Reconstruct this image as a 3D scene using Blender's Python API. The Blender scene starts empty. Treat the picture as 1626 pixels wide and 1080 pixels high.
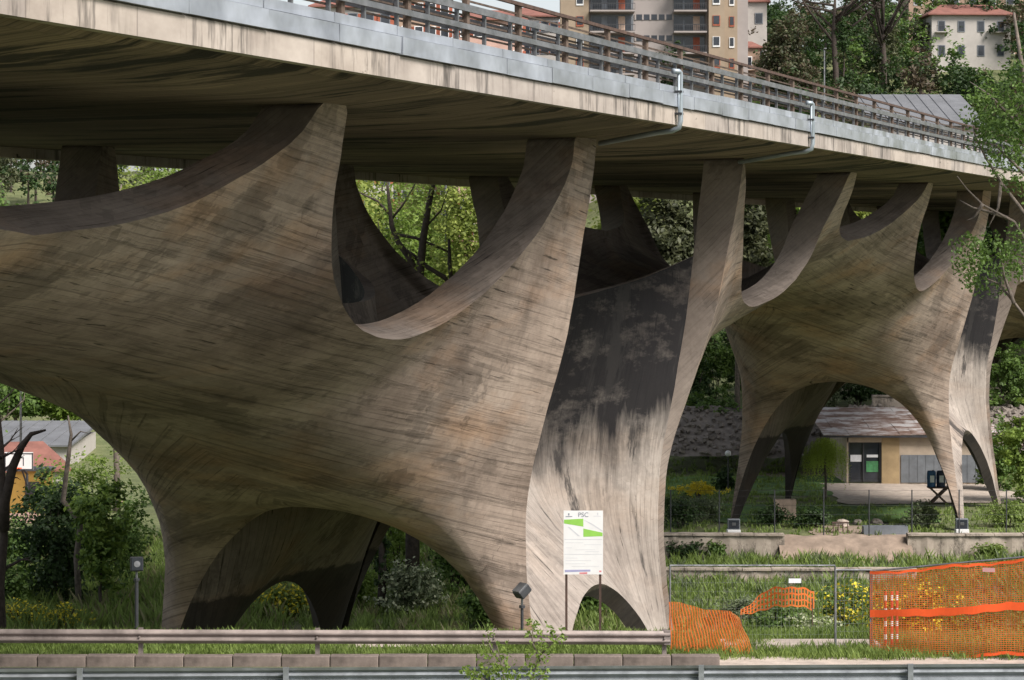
import bpy, bmesh, math, random
from mathutils import Vector, Matrix
R = math.radians
scene = bpy.context.scene
COL = scene.collection

# ------------------------------------------------------------------ camera, sky, sun, exposure
F_PX, Y_HOR = 3870.3, 390.1
cam_d = bpy.data.cameras.new('camera'); cam = bpy.data.objects.new('camera', cam_d); COL.objects.link(cam)
cam.location = (0, 0, 0); cam.rotation_euler = (R(90), 0, 0)
cam_d.sensor_width = 36.0; cam_d.lens = F_PX / 1626 * 36.0
cam_d.shift_y = -(540 - Y_HOR) / 1626
cam_d.clip_start = 0.5; cam_d.clip_end = 6000
scene.camera = cam
SUN_EL, SUN_AZ = 46.0, 132.0          # azimuth measured clockwise from +Y (view direction)
world = bpy.data.worlds.new('World'); scene.world = world; world.use_nodes = True
wn = world.node_tree.nodes; wl = world.node_tree.links
sky = wn.new('ShaderNodeTexSky'); sky.sky_type = 'NISHITA'; sky.sun_disc = False
sky.sun_elevation = R(SUN_EL); sky.sun_rotation = R(SUN_AZ)
sky.air_density = 1.0; sky.dust_density = 2.0; sky.ozone_density = 1.0
hsv = wn.new('ShaderNodeHueSaturation'); hsv.inputs['Saturation'].default_value = 0.35
wl.new(sky.outputs[0], hsv.inputs['Color']); wl.new(hsv.outputs[0], wn['Background'].inputs[0])
wn['Background'].inputs[1].default_value = 0.10
sun_d = bpy.data.lights.new('sun', 'SUN'); sun = bpy.data.objects.new('sun', sun_d); COL.objects.link(sun)
sun_d.energy = 3.2; sun_d.angle = R(24); sun_d.color = (1.0, 0.93, 0.86)
_d = Vector((math.sin(R(SUN_AZ)) * math.cos(R(SUN_EL)), math.cos(R(SUN_AZ)) * math.cos(R(SUN_EL)), math.sin(R(SUN_EL))))
sun.rotation_euler = (-_d).to_track_quat('-Z', 'Y').to_euler()
vs = scene.view_settings
scene.display_settings.display_device = 'sRGB'
vs.view_transform = 'Standard'; vs.look = 'None'; vs.exposure = 0.86; vs.gamma = 1.0; vs.use_curve_mapping = False

# ------------------------------------------------------------------ helpers
def tag(o, label=None, cat=None, group=None, kind=None):
    if label: o['label'] = label
    if cat: o['category'] = cat
    if group: o['group'] = group
    if kind: o['kind'] = kind
    return o

def empty(name, loc=(0, 0, 0), rz=0.0, **k):
    o = bpy.data.objects.new(name, None); COL.objects.link(o)
    o.location = loc; o.rotation_euler = (0, 0, rz); o.empty_display_size = 0.5
    return tag(o, **k)

def pix(x, y, Y):
    """world point seen at photo pixel x,y at depth Y"""
    return Vector(((x - 813) / F_PX * Y, Y, (Y_HOR - y) / F_PX * Y))

class MB:
    """collects vertices, faces, material slots and uvs for ONE mesh object"""
    def __init__(s): s.v = []; s.f = []; s.m = []; s.uv = {}
    def add(s, verts, faces, mat=0):
        b = len(s.v); s.v += [tuple(p) for p in verts]
        for f in faces: s.f.append(tuple(i + b for i in f)); s.m.append(mat)
    def box(s, c, size, rz=0.0, mat=0, rot=None):
        hx, hy, hz = size[0] / 2, size[1] / 2, size[2] / 2
        M = rot if rot is not None else Matrix.Rotation(rz, 3, 'Z')
        c = Vector(c)
        vs_ = [c + M @ Vector((x * hx, y * hy, z * hz)) for x in (-1, 1) for y in (-1, 1) for z in (-1, 1)]
        s.add(vs_, [(0, 1, 3, 2), (4, 6, 7, 5), (0, 4, 5, 1), (2, 3, 7, 6), (0, 2, 6, 4), (1, 5, 7, 3)], mat)
    def bar(s, a, b, w, h, mat=0):
        """box section from a to b, w across, h up"""
        a, b = Vector(a), Vector(b); d = (b - a); L = d.length; d.normalize()
        up = Vector((0, 0, 1)) if abs(d.z) < 0.95 else Vector((1, 0, 0))
        x = d.cross(up).normalized(); u = x.cross(d).normalized()
        vs_ = []
        for p in (a, b):
            for i, j in ((-1, -1), (1, -1), (1, 1), (-1, 1)): vs_.append(p + x * (i * w / 2) + u * (j * h / 2))
        s.add(vs_, [(0, 3, 2, 1), (4, 5, 6, 7), (0, 1, 5, 4), (1, 2, 6, 5), (2, 3, 7, 6), (3, 0, 4, 7)], mat)
    def tube(s, pts, rad, n=8, mat=0, cap=True):
        """tube through pts; rad is a number or a list"""
        pts = [Vector(p) for p in pts]; k = len(pts)
        rr = rad if isinstance(rad, (list, tuple)) else [rad] * k
        b = len(s.v); px = None
        for i, p in enumerate(pts):
            d = (pts[min(i + 1, k - 1)] - pts[max(i - 1, 0)]).normalized()
            ref = px if px is not None else (Vector((1, 0, 0)) if abs(d.x) < 0.9 else Vector((0, 1, 0)))
            x = (ref - d * ref.dot(d)).normalized(); px = x; y = d.cross(x)
            for j in range(n):
                t = 2 * math.pi * j / n
                s.v.append(tuple(p + (x * math.cos(t) + y * math.sin(t)) * rr[i]))
        for i in range(k - 1):
            for j in range(n):
                j2 = (j + 1) % n
                s.f.append((b + i * n + j, b + i * n + j2, b + (i + 1) * n + j2, b + (i + 1) * n + j)); s.m.append(mat)
        if cap:
            s.f.append(tuple(b + j for j in range(n))[::-1]); s.m.append(mat)
            s.f.append(tuple(b + (k - 1) * n + j for j in range(n))); s.m.append(mat)
    def sweep(s, path, prof, mat=0, close=True, cap=True, frame=None):
        """profile (list of (across, up)) swept along path (horizontal-ish)"""
        path = [Vector(p) for p in path]; n = len(prof); b = len(s.v); k = len(path)
        for i, p in enumerate(path):
            d = (path[min(i + 1, k - 1)] - path[max(i - 1, 0)]); d.z = 0; d.normalize()
            x = Vector((d.y, -d.x, 0))
            for a, u in prof: s.v.append(tuple(p + x * a + Vector((0, 0, u))))
        for i in range(k - 1):
            for j in range(n if close else n - 1):
                j2 = (j + 1) % n
                s.f.append((b + i * n + j, b + (i + 1) * n + j, b + (i + 1) * n + j2, b + i * n + j2)); s.m.append(mat)
        if cap and close:
            s.f.append(tuple(b + j for j in range(n))); s.m.append(mat)
            s.f.append(tuple(b + (k - 1) * n + j for j in range(n))[::-1]); s.m.append(mat)
    def build(s, name, mats, parent=None, smooth=False, loc=None, **k):
        me = bpy.data.meshes.new(name); me.from_pydata(s.v, [], s.f)
        for m in (mats if isinstance(mats, (list, tuple)) else [mats]): me.materials.append(m)
        if any(s.m): me.polygons.foreach_set('material_index', s.m)
        if smooth: me.polygons.foreach_set('use_smooth', [True] * len(s.f))
        me.update()
        o = bpy.data.objects.new(name, me); COL.objects.link(o)
        if parent: o.parent = parent
        if loc is not None: o.location = loc
        return tag(o, **k)

# ------------------------------------------------------------------ materials
def mat_new(name):
    m = bpy.data.materials.new(name); m.use_nodes = True
    nt = m.node_tree; b = nt.nodes['Principled BSDF']; b.inputs['Roughness'].default_value = 0.85
    return m, nt.nodes, nt.links, b

def nd(ns, t, **k):
    n = ns.new(t)
    for a, v in k.items():
        if a in n.inputs: n.inputs[a].default_value = v
        else: setattr(n, a, v)
    return n

def ramp(ns, stops):
    r = ns.new('ShaderNodeValToRGB'); e = r.color_ramp.elements
    while len(e) < len(stops): e.new(0.5)
    for i, (p, c) in enumerate(stops):
        e[i].position = p; e[i].color = (c, c, c, 1) if isinstance(c, (int, float)) else (*c, 1)
    return r

def mixc(ns, ls, a, b, fac, mode='MIX'):
    n = ns.new('ShaderNodeMix'); n.data_type = 'RGBA'; n.blend_type = mode; n.clamp_result = False
    for sock, v in ((n.inputs[0], fac), (n.inputs[6], a), (n.inputs[7], b)):
        if hasattr(v, 'links'): ls.new(v, sock)
        elif isinstance(v, (int, float)): sock.default_value = v
        else: sock.default_value = (*v, 1)
    return n.outputs[2]

def scaled(ns, ls, src, sc, rot=(0, 0, 0)):
    mp = ns.new('ShaderNodeMapping'); mp.inputs['Scale'].default_value = sc; mp.inputs['Rotation'].default_value = rot
    ls.new(src, mp.inputs[0]); return mp.outputs[0]

def noise(ns, ls, vec, scale=1.0, detail=4.0, rough=0.6):
    n = nd(ns, 'ShaderNodeTexNoise', Scale=scale, Detail=detail, Roughness=rough)
    ls.new(vec, n.inputs['Vector']); return n.outputs['Fac']

def bump(ns, ls, b, h, strength=0.3, dist=0.05):
    n = nd(ns, 'ShaderNodeBump', Strength=strength, Distance=dist)
    ls.new(h, n.inputs['Height']); ls.new(n.outputs[0], b.inputs['Normal'])

def simple(name, col, rough=0.8, metal=0.0, var=0.25, scale=3.0, bmp=0.0):
    """a plain surface with uneven wear"""
    m, ns, ls, b = mat_new(name)
    tc = ns.new('ShaderNodeTexCoord')
    f = noise(ns, ls, tc.outputs['Object'], scale, 5.0, 0.65)
    r = ramp(ns, [(0.3, tuple(c * (1 - var) for c in col)), (0.7, tuple(min(1, c * (1 + var)) for c in col))])
    ls.new(f, r.inputs[0]); ls.new(r.outputs[0], b.inputs['Base Color'])
    b.inputs['Roughness'].default_value = rough; b.inputs['Metallic'].default_value = metal
    if bmp: bump(ns, ls, b, f, bmp, 0.03)
    return m

def shell_material(name, base, dark, upper_black=0.0, lines=1.0, patches=1.0, base_band=0.0, warmth=0.8):
    """board-marked concrete; uv = metres along and across the boards"""
    m, ns, ls, b = mat_new(name)
    tc = ns.new('ShaderNodeTexCoord'); uv = tc.outputs['UV']; ob = tc.outputs['Object']
    big = ramp(ns, [(0.36, dark), (0.53, tuple((x + y) / 2 for x, y in zip(base, dark))), (0.68, base)]); ls.new(noise(ns, ls, ob, 0.2, 8, 0.68), big.inputs[0])
    warm = ramp(ns, [(0.52, (1, 1, 1)), (0.68, (1.12, 0.93, 0.76))]); ls.new(noise(ns, ls, scaled(ns, ls, ob, (0.25, 0.25, 0.5)), 1.0, 4, 0.6), warm.inputs[0])
    c = mixc(ns, ls, big.outputs[0], warm.outputs[0], warmth, 'MULTIPLY')
    # uneven board widths: the cross coordinate is stretched and squeezed before the boards are cut
    wob = nd(ns, 'ShaderNodeTexNoise', Scale=1.0, Detail=2.0); ls.new(scaled(ns, ls, uv, (0.06, 1.1, 1)), wob.inputs['Vector'])
    add = ns.new('ShaderNodeVectorMath'); add.operation = 'MULTIPLY_ADD'
    ls.new(wob.outputs['Color'], add.inputs[0]); add.inputs[1].default_value = (0.9, 0.55, 0); ls.new(uv, add.inputs[2]); uvw = add.outputs[0]
    br = nd(ns, 'ShaderNodeTexBrick', Scale=1.0, **{'Mortar Size': 0.0, 'Brick Width': 1.9, 'Row Height': 0.17, 'Bias': 0.0})
    br.inputs['Color1'].default_value = (0.88, 0.875, 0.87, 1); br.inputs['Color2'].default_value = (1.05, 1.045, 1.04, 1); br.offset = 0.37; ls.new(uvw, br.inputs['Vector'])
    c = mixc(ns, ls, c, br.outputs['Color'], 0.75 * lines, 'MULTIPLY')
    st = ramp(ns, [(0.36, 0.45), (0.46, 0.95), (0.7, 1.1)])
    ls.new(noise(ns, ls, scaled(ns, ls, uvw, (0.22, 3.4, 1)), 1.0, 8, 0.74), st.inputs[0])
    c = mixc(ns, ls, c, st.outputs[0], 0.6 * lines, 'MULTIPLY')
    # fine irregular board joints, two widths, fading in and out
    for sc, lo, amt, sd in ((11.0, 0.37, 0.34, 0.0), (6.0, 0.36, 0.26, 3.1)):
        lm = ramp(ns, [(lo, 1 - amt), (lo + .035, 1.0)]); mpp = ns.new('ShaderNodeMapping'); mpp.inputs['Scale'].default_value = (0.17, sc, 1); mpp.inputs['Location'].default_value = (sd, sd, sd); ls.new(uvw, mpp.inputs[0])
        ls.new(noise(ns, ls, mpp.outputs[0], 1.0, 2, 0.45), lm.inputs[0]); c = mixc(ns, ls, c, lm.outputs[0], 0.75 * lines, 'MULTIPLY')
        l2 = ramp(ns, [(1 - lo - .03, 1.0), (1 - lo, 1.09)]); ls.new(lm.inputs[0].links[0].from_socket, l2.inputs[0]); c = mixc(ns, ls, c, l2.outputs[0], 0.7 * lines, 'MULTIPLY')
    b3 = nd(ns, 'ShaderNodeTexBrick', Scale=1.0, **{'Mortar Size': 0.009, 'Mortar Smooth': 0.3, 'Brick Width': 2.3, 'Row Height': 0.19}); b3.offset = .41
    b3.inputs['Color1'].default_value = (1, 1, 1, 1); b3.inputs['Color2'].default_value = (.93, .93, .93, 1); b3.inputs['Mortar'].default_value = (.45, .43, .42, 1); ls.new(uvw, b3.inputs['Vector'])
    bmk = ramp(ns, [(0.4, 0.1), (0.6, 0.8)]); ls.new(noise(ns, ls, ob, 0.45, 4, 0.65), bmk.inputs[0]); c = mixc(ns, ls, c, mixc(ns, ls, c, b3.outputs['Color'], 1.0, 'MULTIPLY'), bmk.outputs[0])
    # short dark gaps and chipped board edges, gathered in places
    gp = ramp(ns, [(0.63, 1.0), (0.67, 0.3)]); ls.new(noise(ns, ls, scaled(ns, ls, uvw, (0.55, 10.0, 1)), 1.0, 3, 0.55), gp.inputs[0])
    gm = ramp(ns, [(0.46, 0.0), (0.58, 1.0)]); ls.new(noise(ns, ls, ob, 0.33, 3, 0.6), gm.inputs[0])
    c = mixc(ns, ls, c, mixc(ns, ls, c, gp.outputs[0], 1.0, 'MULTIPLY'), gm.outputs[0])
    # damp patches that stop at board ends: stepped outlines
    for rot, bw, rh, th, amt in ((0.0, 1.7, 0.2, 0.545, 0.32), (-0.75, 0.9, 0.24, 0.60, 0.34)):
        b2 = nd(ns, 'ShaderNodeTexBrick', Scale=1.0, **{'Mortar Size': 0.0, 'Brick Width': bw, 'Row Height': rh}); b2.inputs['Color1'].default_value = (0, 0, 0, 1); b2.inputs['Color2'].default_value = (1, 1, 1, 1); b2.offset = .43
        ls.new(scaled(ns, ls, uv, (1, 1, 1), (0, 0, rot)), b2.inputs['Vector'])
        ad = ns.new('ShaderNodeMath'); ad.operation = 'MULTIPLY_ADD'; ls.new(b2.outputs['Color'], ad.inputs[0]); ad.inputs[1].default_value = 0.07
        ls.new(noise(ns, ls, ob, 0.24 + rot * .05, 6, 0.66), ad.inputs[2])
        pr = ramp(ns, [(th + .05, 1.0), (th + .075, 1 - amt * patches)]); ls.new(ad.outputs[0], pr.inputs[0]); c = mixc(ns, ls, c, pr.outputs[0], 0.9, 'MULTIPLY')
    run = ramp(ns, [(0.57, 1.0), (0.69, 0.55)])
    ls.new(noise(ns, ls, scaled(ns, ls, ob, (1.0, 1.0, 0.07)), 1.0, 6, 0.68), run.inputs[0])
    c = mixc(ns, ls, c, run.outputs[0], 0.6, 'MULTIPLY')
    fine = ramp(ns, [(0.3, 0.8), (0.7, 1.15)]); ls.new(noise(ns, ls, ob, 5.0, 6, 0.75), fine.inputs[0]); c = mixc(ns, ls, c, fine.outputs[0], 0.7, 'MULTIPLY')
    if upper_black:  # near black on the upper part down to a streaky edge, plus black runs
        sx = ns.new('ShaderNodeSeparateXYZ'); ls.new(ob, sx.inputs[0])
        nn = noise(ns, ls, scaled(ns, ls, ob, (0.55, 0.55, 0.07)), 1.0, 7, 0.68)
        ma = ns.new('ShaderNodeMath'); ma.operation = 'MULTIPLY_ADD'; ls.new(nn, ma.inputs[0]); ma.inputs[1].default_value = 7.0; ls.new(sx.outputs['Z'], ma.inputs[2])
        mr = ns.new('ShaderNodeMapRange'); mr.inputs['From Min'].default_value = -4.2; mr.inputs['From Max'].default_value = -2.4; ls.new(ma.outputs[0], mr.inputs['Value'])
        lt = ramp(ns, [(0.52, upper_black), (0.68, upper_black * 0.7)]); ls.new(noise(ns, ls, scaled(ns, ls, ob, (0.5, 0.5, 0.9), (0.4, 0.2, 0)), 1.0, 7, 0.72), lt.inputs[0])
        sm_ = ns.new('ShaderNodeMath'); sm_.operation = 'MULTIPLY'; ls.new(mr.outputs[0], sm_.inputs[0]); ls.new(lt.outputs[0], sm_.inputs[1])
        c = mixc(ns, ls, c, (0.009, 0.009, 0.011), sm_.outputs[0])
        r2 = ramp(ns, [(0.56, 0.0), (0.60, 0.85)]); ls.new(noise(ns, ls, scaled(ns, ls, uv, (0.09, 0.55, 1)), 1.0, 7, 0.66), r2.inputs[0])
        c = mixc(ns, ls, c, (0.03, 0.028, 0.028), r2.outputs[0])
    if base_band:                                    # bitumen coat round the foot of the inner walls, with a ragged upper edge
        sx = ns.new('ShaderNodeSeparateXYZ'); ls.new(ob, sx.inputs[0]); nn = noise(ns, ls, ob, 1.1, 5, 0.7)
        ma = ns.new('ShaderNodeMath'); ma.operation = 'MULTIPLY_ADD'; ls.new(nn, ma.inputs[0]); ma.inputs[1].default_value = 0.9; ls.new(sx.outputs['Z'], ma.inputs[2])
        mr = ns.new('ShaderNodeMapRange'); mr.inputs['From Min'].default_value = base_band; mr.inputs['From Max'].default_value = base_band + .12; mr.inputs['To Min'].default_value = .8; mr.inputs['To Max'].default_value = 0.0; ls.new(ma.outputs[0], mr.inputs['Value'])
        c = mixc(ns, ls, c, (0.02, 0.018, 0.018), mr.outputs[0])
    ls.new(c, b.inputs['Base Color']); b.inputs['Roughness'].default_value = 0.92; b.inputs['Specular IOR Level'].default_value = 0.25
    hh = mixc(ns, ls, st.outputs[0], br.outputs['Color'], 0.4)
    bump(ns, ls, b, hh, 0.5, 0.05)
    return m

M = {}
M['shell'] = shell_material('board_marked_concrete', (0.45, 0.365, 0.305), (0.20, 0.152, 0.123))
M['shell_face'] = shell_material('black_topped_board_marked_concrete', (0.42, 0.375, 0.335), (0.25, 0.215, 0.19), 0.97, 0.6, 0.5, 0.0, 0.25)
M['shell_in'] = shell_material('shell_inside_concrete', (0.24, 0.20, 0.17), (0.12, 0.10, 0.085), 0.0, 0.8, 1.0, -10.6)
M['rim'] = shell_material('shell_rim_concrete', (0.30, 0.255, 0.22), (0.17, 0.14, 0.12), 0.0, 0.35, 0.7)

# ------------------------------------------------------------------ the bridge frame: s along, t across, z up
PIER, PERIOD = (-2.73, 79.42), 69.2
ANG = R(20.214); SA, CA = math.sin(ANG), math.cos(ANG)
def B(s, t, z): return Vector((PIER[0] + s * SA - t * CA, PIER[1] + s * CA + t * SA, z))

def interp(knots, x):
    """monotone-ish cubic (Catmull on uneven knots) through [(x, (a,b,c..))]"""
    xs = [k[0] for k in knots]
    if x <= xs[0]: return knots[0][1]
    if x >= xs[-1]: return knots[-1][1]
    i = max(j for j in range(len(xs)) if xs[j] <= x); i = min(i, len(xs) - 2)
    def slope(j, c):
        if j == 0 or j == len(xs) - 1: return None
        d0 = (knots[j][1][c] - knots[j - 1][1][c]) / (xs[j] - xs[j - 1]); d1 = (knots[j + 1][1][c] - knots[j][1][c]) / (xs[j + 1] - xs[j])
        if d0 * d1 <= 0: return 0.0
        w = (xs[j] - xs[j - 1]) / (xs[j + 1] - xs[j - 1])
        m_ = d0 * (1 - w) + d1 * w
        lim = 3 * min(abs(d0), abs(d1))
        return max(-lim, min(lim, m_))
    h = xs[i + 1] - xs[i]; u = (x - xs[i]) / h; out = []
    for c in range(len(knots[i][1])):
        y0, y1 = knots[i][1][c], knots[i + 1][1][c]; d = (y1 - y0) / h
        m0 = slope(i, c); m1 = slope(i + 1, c)
        if m0 is None: m0 = d if m1 is None else 1.5 * d - 0.5 * m1
        if m1 is None: m1 = 1.5 * d - 0.5 * m0
        out.append((2 * u**3 - 3 * u**2 + 1) * y0 + (u**3 - 2 * u**2 + u) * h * m0 + (-2 * u**3 + 3 * u**2) * y1 + (u**3 - u**2) * h * m1)
    return tuple(out)

ZS = 3.02          # soffit height at the supports
# near-side edge of one half span: p, (sigma, t, z), inward thickness (sigma, t, z), tangent (sigma, t, z), centre (sigma, z), h
EDGE = [
 (0.0, (34.6, -6.3, 0.2, 0.0, 1.15, 0.5, 0.0, 0.8, -1.9, 34.6, -2.75, 3.4)),
 (1.0, (31.0, -6.7, 0.55, 0.0, 1.15, 0.45, 0.0, 0.8, -2.2, 31.2, -2.8, 3.5)),
 (2.0, (28.6, -7.4, 1.35, 0.0, 1.2, 0.25, 0.0, 0.8, -2.8, 28.2, -2.95, 3.6)),
 (2.7, (27.0, -8.15, 2.4, 0.0, 1.3, 0.05, 0.0, 0.7, -3.4, 26, -3.15, 3.5)),
 (3.0, (26.5, -8.42, ZS, 0.0, 1.35, 0.0, 0.0, 0.6, -3.7, 25.2, -3.25, 3.5)),
 (3.5, (25.4, -8.42, ZS, 0.0, 1.35, 0.0, 0.0, 0.6, -3.7, 24.2, -3.35, 3.5)),
 (3.9, (24.95, -8.15, 2.2, 0.0, 1.35, 0.05, 0.0, 0.8, -3.5, 23.4, -3.45, 3.5)),
 (4.5, (24.25, -7.6, 0.9, 0.0, 1.3, 0.1, 0.0, 1.1, -2.8, 22.2, -3.6, 3.5)),
 (5.2, (23.1, -7.1, -0.75, 0.0, 1.2, 0.25, 0.0, 1.3, -2.1, 20.6, -3.8, 3.5)),
 (6.0, (20.3, -6.6, -2.0, 0.0, 1.1, 0.35, 0.0, 1.5, -1.6, 18.6, -4.1, 3.5)),
 (6.6, (17.4, -6.35, -2.35, 0.0, 1.1, 0.38, 0.0, 1.5, -1.6, 17, -4.35, 3.5)),
 (7.2, (14.9, -6.6, -1.95, 0.0, 1.15, 0.3, 0.1, 1.5, -1.7, 15.6, -4.6, 3.5)),
 (8.0, (12.3, -7.3, -0.65, 0.0, 1.25, 0.15, 0.2, 1.2, -2.0, 14.4, -4.85, 3.5)),
 (8.7, (10.4, -7.85, 0.9, 0.0, 1.35, 0.05, 0.4, 0.9, -2.7, 13.6, -5.0, 3.5)),
 (9.3, (9.45, -8.15, 2.3, 0.0, 1.4, 0.0, 0.5, 0.7, -3.3, 13.2, -5.1, 3.5)),
 (9.6, (9.2, -8.2, ZS, 0.0, 1.4, 0.0, 0.6, 0.6, -3.2, 13, -5.15, 3.5)),
 (10.0, (8.15, -8.46, ZS, -0.1, 1.4, 0.0, 0.9, 0.6, -2.9, 12.7, -5.25, 3.2)),
 (10.6, (8.05, -8.25, 1.5, -0.1, 1.35, 0.0, 1.2, 0.7, -2.4, 12.4, -5.35, 3.2)),
 (11.2, (7.95, -7.95, 0.0, -0.1, 1.2, 0.0, 1.6, 0.8, -1.9, 12, -5.5, 3.2)),
 (12.0, (7.8, -7.45, -2.5, -0.1, 0.95, 0.0, 2.0, 0.8, -1.4, 11.2, -5.8, 3.2)),
 (13.0, (7.5, -6.65, -5.1, -0.15, 0.5, 0.0, 2.2, 0.7, -0.8, 10.4, -6.15, 3.2)),
 (14.0, (7.2, -6.05, -7.2, -0.15, 0.25, 0.0, 2.0, 0.6, 0.0, 9.6, -6.5, 3.2)),
 (15.0, (6.95, -5.92, -9.3, -0.12, 0.18, 0.0, 1.6, 0.5, 1.2, 8.9, -6.85, 3.2)),
 (16.0, (6.8, -6.1, -11.6, -0.12, 0.16, 0.0, 1.0, 0.5, 3.0, 8.3, -7.15, 3.2)),
 (17.0, (6.75, -6.45, -14.2, -0.12, 0.14, 0.0, 0.8, 0.9, 5.3, 7.9, -7.4, 3.2)),
 (18.0, (6.8, -6.95, -17.6, -0.12, 0.14, 0.0, 0.3, 1.5, 8.0, 7.6, -7.5, 3.0)),
]
def edge(p): return interp(EDGE, p)
def bez(a, b, c, d, u):
    v = 1 - u
    return tuple(a[i] * v**3 + 3 * b[i] * v * v * u + 3 * c[i] * v * u * u + d[i] * u**3 for i in range(3))
def p_of(z):                      # ridge parameter at height z
    lo, hi = 10.0, 18.0
    for _ in range(40):
        m_ = (lo + hi) / 2
        if edge(m_)[2] > z: lo = m_
        else: hi = m_
    return lo
def main_pt(p, q, inner):
    """q 0 (near edge) .. 1 (far edge); returns sigma, t, z"""
    e = edge(p); far = q > 0.5; u = 2 * q if not far else 2 * (1 - q)
    P0 = (e[0], e[1], e[2]); P1 = (e[0] + e[6], e[1] + e[7], e[2] + e[8]); P3 = (e[9], 0, e[10]); P2 = (e[9], -e[11], e[10])
    if inner:
        w = 0.5
        P0 = (e[0] + e[3], e[1] + e[4], e[2] + e[5])
        P1 = (P1[0] + e[3] * .6 - .15, P1[1] + max(e[4] * .75, .3), P1[2] + e[5])
        P2 = (P2[0] - .3, P2[1] + .2, P2[2] + .42); P3 = (P3[0] - .35, 0, P3[2] + .42)
    r = bez(P0, P1, P2, P3, u)
    return (r[0], -r[1] if far else r[1], r[2])
def board_uv(sg, t, z): return (sg + 0.4 * abs(t), z - 0.13 * sg + 0.3 * abs(t))

PS = []
for i in range(len(EDGE) - 1):
    n = 5 if EDGE[i + 1][0] - EDGE[i][0] > 0.45 else 3
    PS += [EDGE[i][0] + (EDGE[i + 1][0] - EDGE[i][0]) * k / n for k in range(n)]
PS.append(EDGE[-1][0])
NQ = 44
QS = [0.5 * (1 - math.cos(math.pi * j / NQ)) * 0.6 + 0.4 * j / NQ for j in range(NQ + 1)]

def face_pt(p, v, r, inner):
    """side face of the pier between two ridges: p along the ridge, r 0..1 from the left ridge to the right ridge"""
    e = edge(p); left = r <= 0.5; u = 2 * r if left else 2 * (1 - r)
    g = interp(FACE, v)
    P0 = (e[0] + e[3], e[1] + e[4], e[2] + e[5])
    P1 = (P0[0] + g[2], P0[1] + g[3], P0[2] + g[4]); P3 = (0, g[0], g[1]); P2 = (g[5], g[0], g[1])
    if inner:
        k = 0.4 + 0.7 * max(0.0, (v - 0.75) / 0.25)
        P0 = (P0[0], P0[1] + .3, P0[2]); P1 = (P1[0] + .2, P1[1] + k, P1[2] - .1); P2 = (P2[0], P2[1] + k, P2[2] + .1 - (k - .4) * .8); P3 = (P3[0], P3[1] + k, P3[2] + .1 - (k - .4) * .8)
    q = bez(P0, P1, P2, P3, u)
    return (-q[0] if left else q[0], q[1], q[2])       # s (not sigma)
# v, centre t, centre z, tangent at the ridge (sigma, t, z), handle at the centre
FACE = [
 (0.0, (-3.2, -2.0, -1.4, 1.8, -1.1, 3.2)),
 (0.25, (-2.2, -4.0, -1.7, 1.5, 0.0, 3.2)),
 (0.5, (-1.0, -5.9, -1.7, 1.5, 0.0, 3.2)),
 (0.7, (-1.8, -7.6, -1.5, 1.0, 0.4, 3.0)),
 (0.85, (-4.3, -9.3, -1.1, 0.6, 1.6, 2.8)),
 (1.0, (-5.7, -10.8, -0.8, 0.3, 4.2, 2.6)),
]
import numpy as np
from mathutils import noise as jit
def relax(g, it, mirror_top=False, keep=0.0, push=0.0):
    """soap-film relaxation of a grid of points (rows, cols, 3) with fixed edges; keep = pull towards the first guess (per m2)"""
    g0 = g; g = g.copy(); Rw = slice(0, -1) if mirror_top else slice(1, -1)
    K = np.broadcast_to(keep, g.shape[:2])[Rw, 1:-1, None]; PU = np.broadcast_to(push, g.shape)[Rw, 1:-1]
    def ext(x):
        if not mirror_top: return x
        t = x[1:2].copy(); t[0, :, 0] = 2 * 34.6 - t[0, :, 0]; return np.concatenate([t, x], 0)
    for n_ in range(it):
        e = ext(g)
        if n_ % 100 == 0:
            lp = np.linalg.norm(np.diff(e, axis=0), axis=2) + .02; lq = np.linalg.norm(np.diff(e, axis=1), axis=2) + .02
            dq = np.zeros(e.shape[:2]); dq[:, 1:-1] = (lq[:, 1:] + lq[:, :-1]) / 2; dp = np.zeros(e.shape[:2]); dp[1:-1] = (lp[1:] + lp[:-1]) / 2; dp[0] = lp[0]; dp[-1] = lp[-1]
            wp = (dq[1:] + dq[:-1]) / 2 / lp; wq = (dp[:, 1:] + dp[:, :-1]) / 2 / lq
            wu, wd, wl, wr = wp[:-1, 1:-1, None], wp[1:, 1:-1, None], wq[1:-1, :-1, None], wq[1:-1, 1:, None]
            ar = (dp * dq)[1:-1, 1:-1, None]; tot = wu + wd + wl + wr + K * ar
        m_ = (wu * e[:-2, 1:-1] + wd * e[2:, 1:-1] + wl * e[1:-1, :-2] + wr * e[1:-1, 2:] + PU * ar + K * ar * g0[Rw, 1:-1]) / tot
        g[Rw, 1:-1] += 0.95 * (m_ - g[Rw, 1:-1])
    return g
def normals(g):
    du = np.gradient(g, axis=0); dv = np.gradient(g, axis=1); n = np.cross(du, dv)
    return n / (np.linalg.norm(n, axis=2, keepdims=True) + 1e-9)
def sm_step(a, b, x):
    u = max(0.0, min(1.0, (x - a) / (b - a))); return u * u * (3 - 2 * u)
def normals(g):
    du = np.gradient(g, axis=0); dv = np.gradient(g, axis=1); n = np.cross(du, dv)
    return n / (np.linalg.norm(n, axis=2, keepdims=True) + 1e-9)
CACHE = {}
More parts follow.
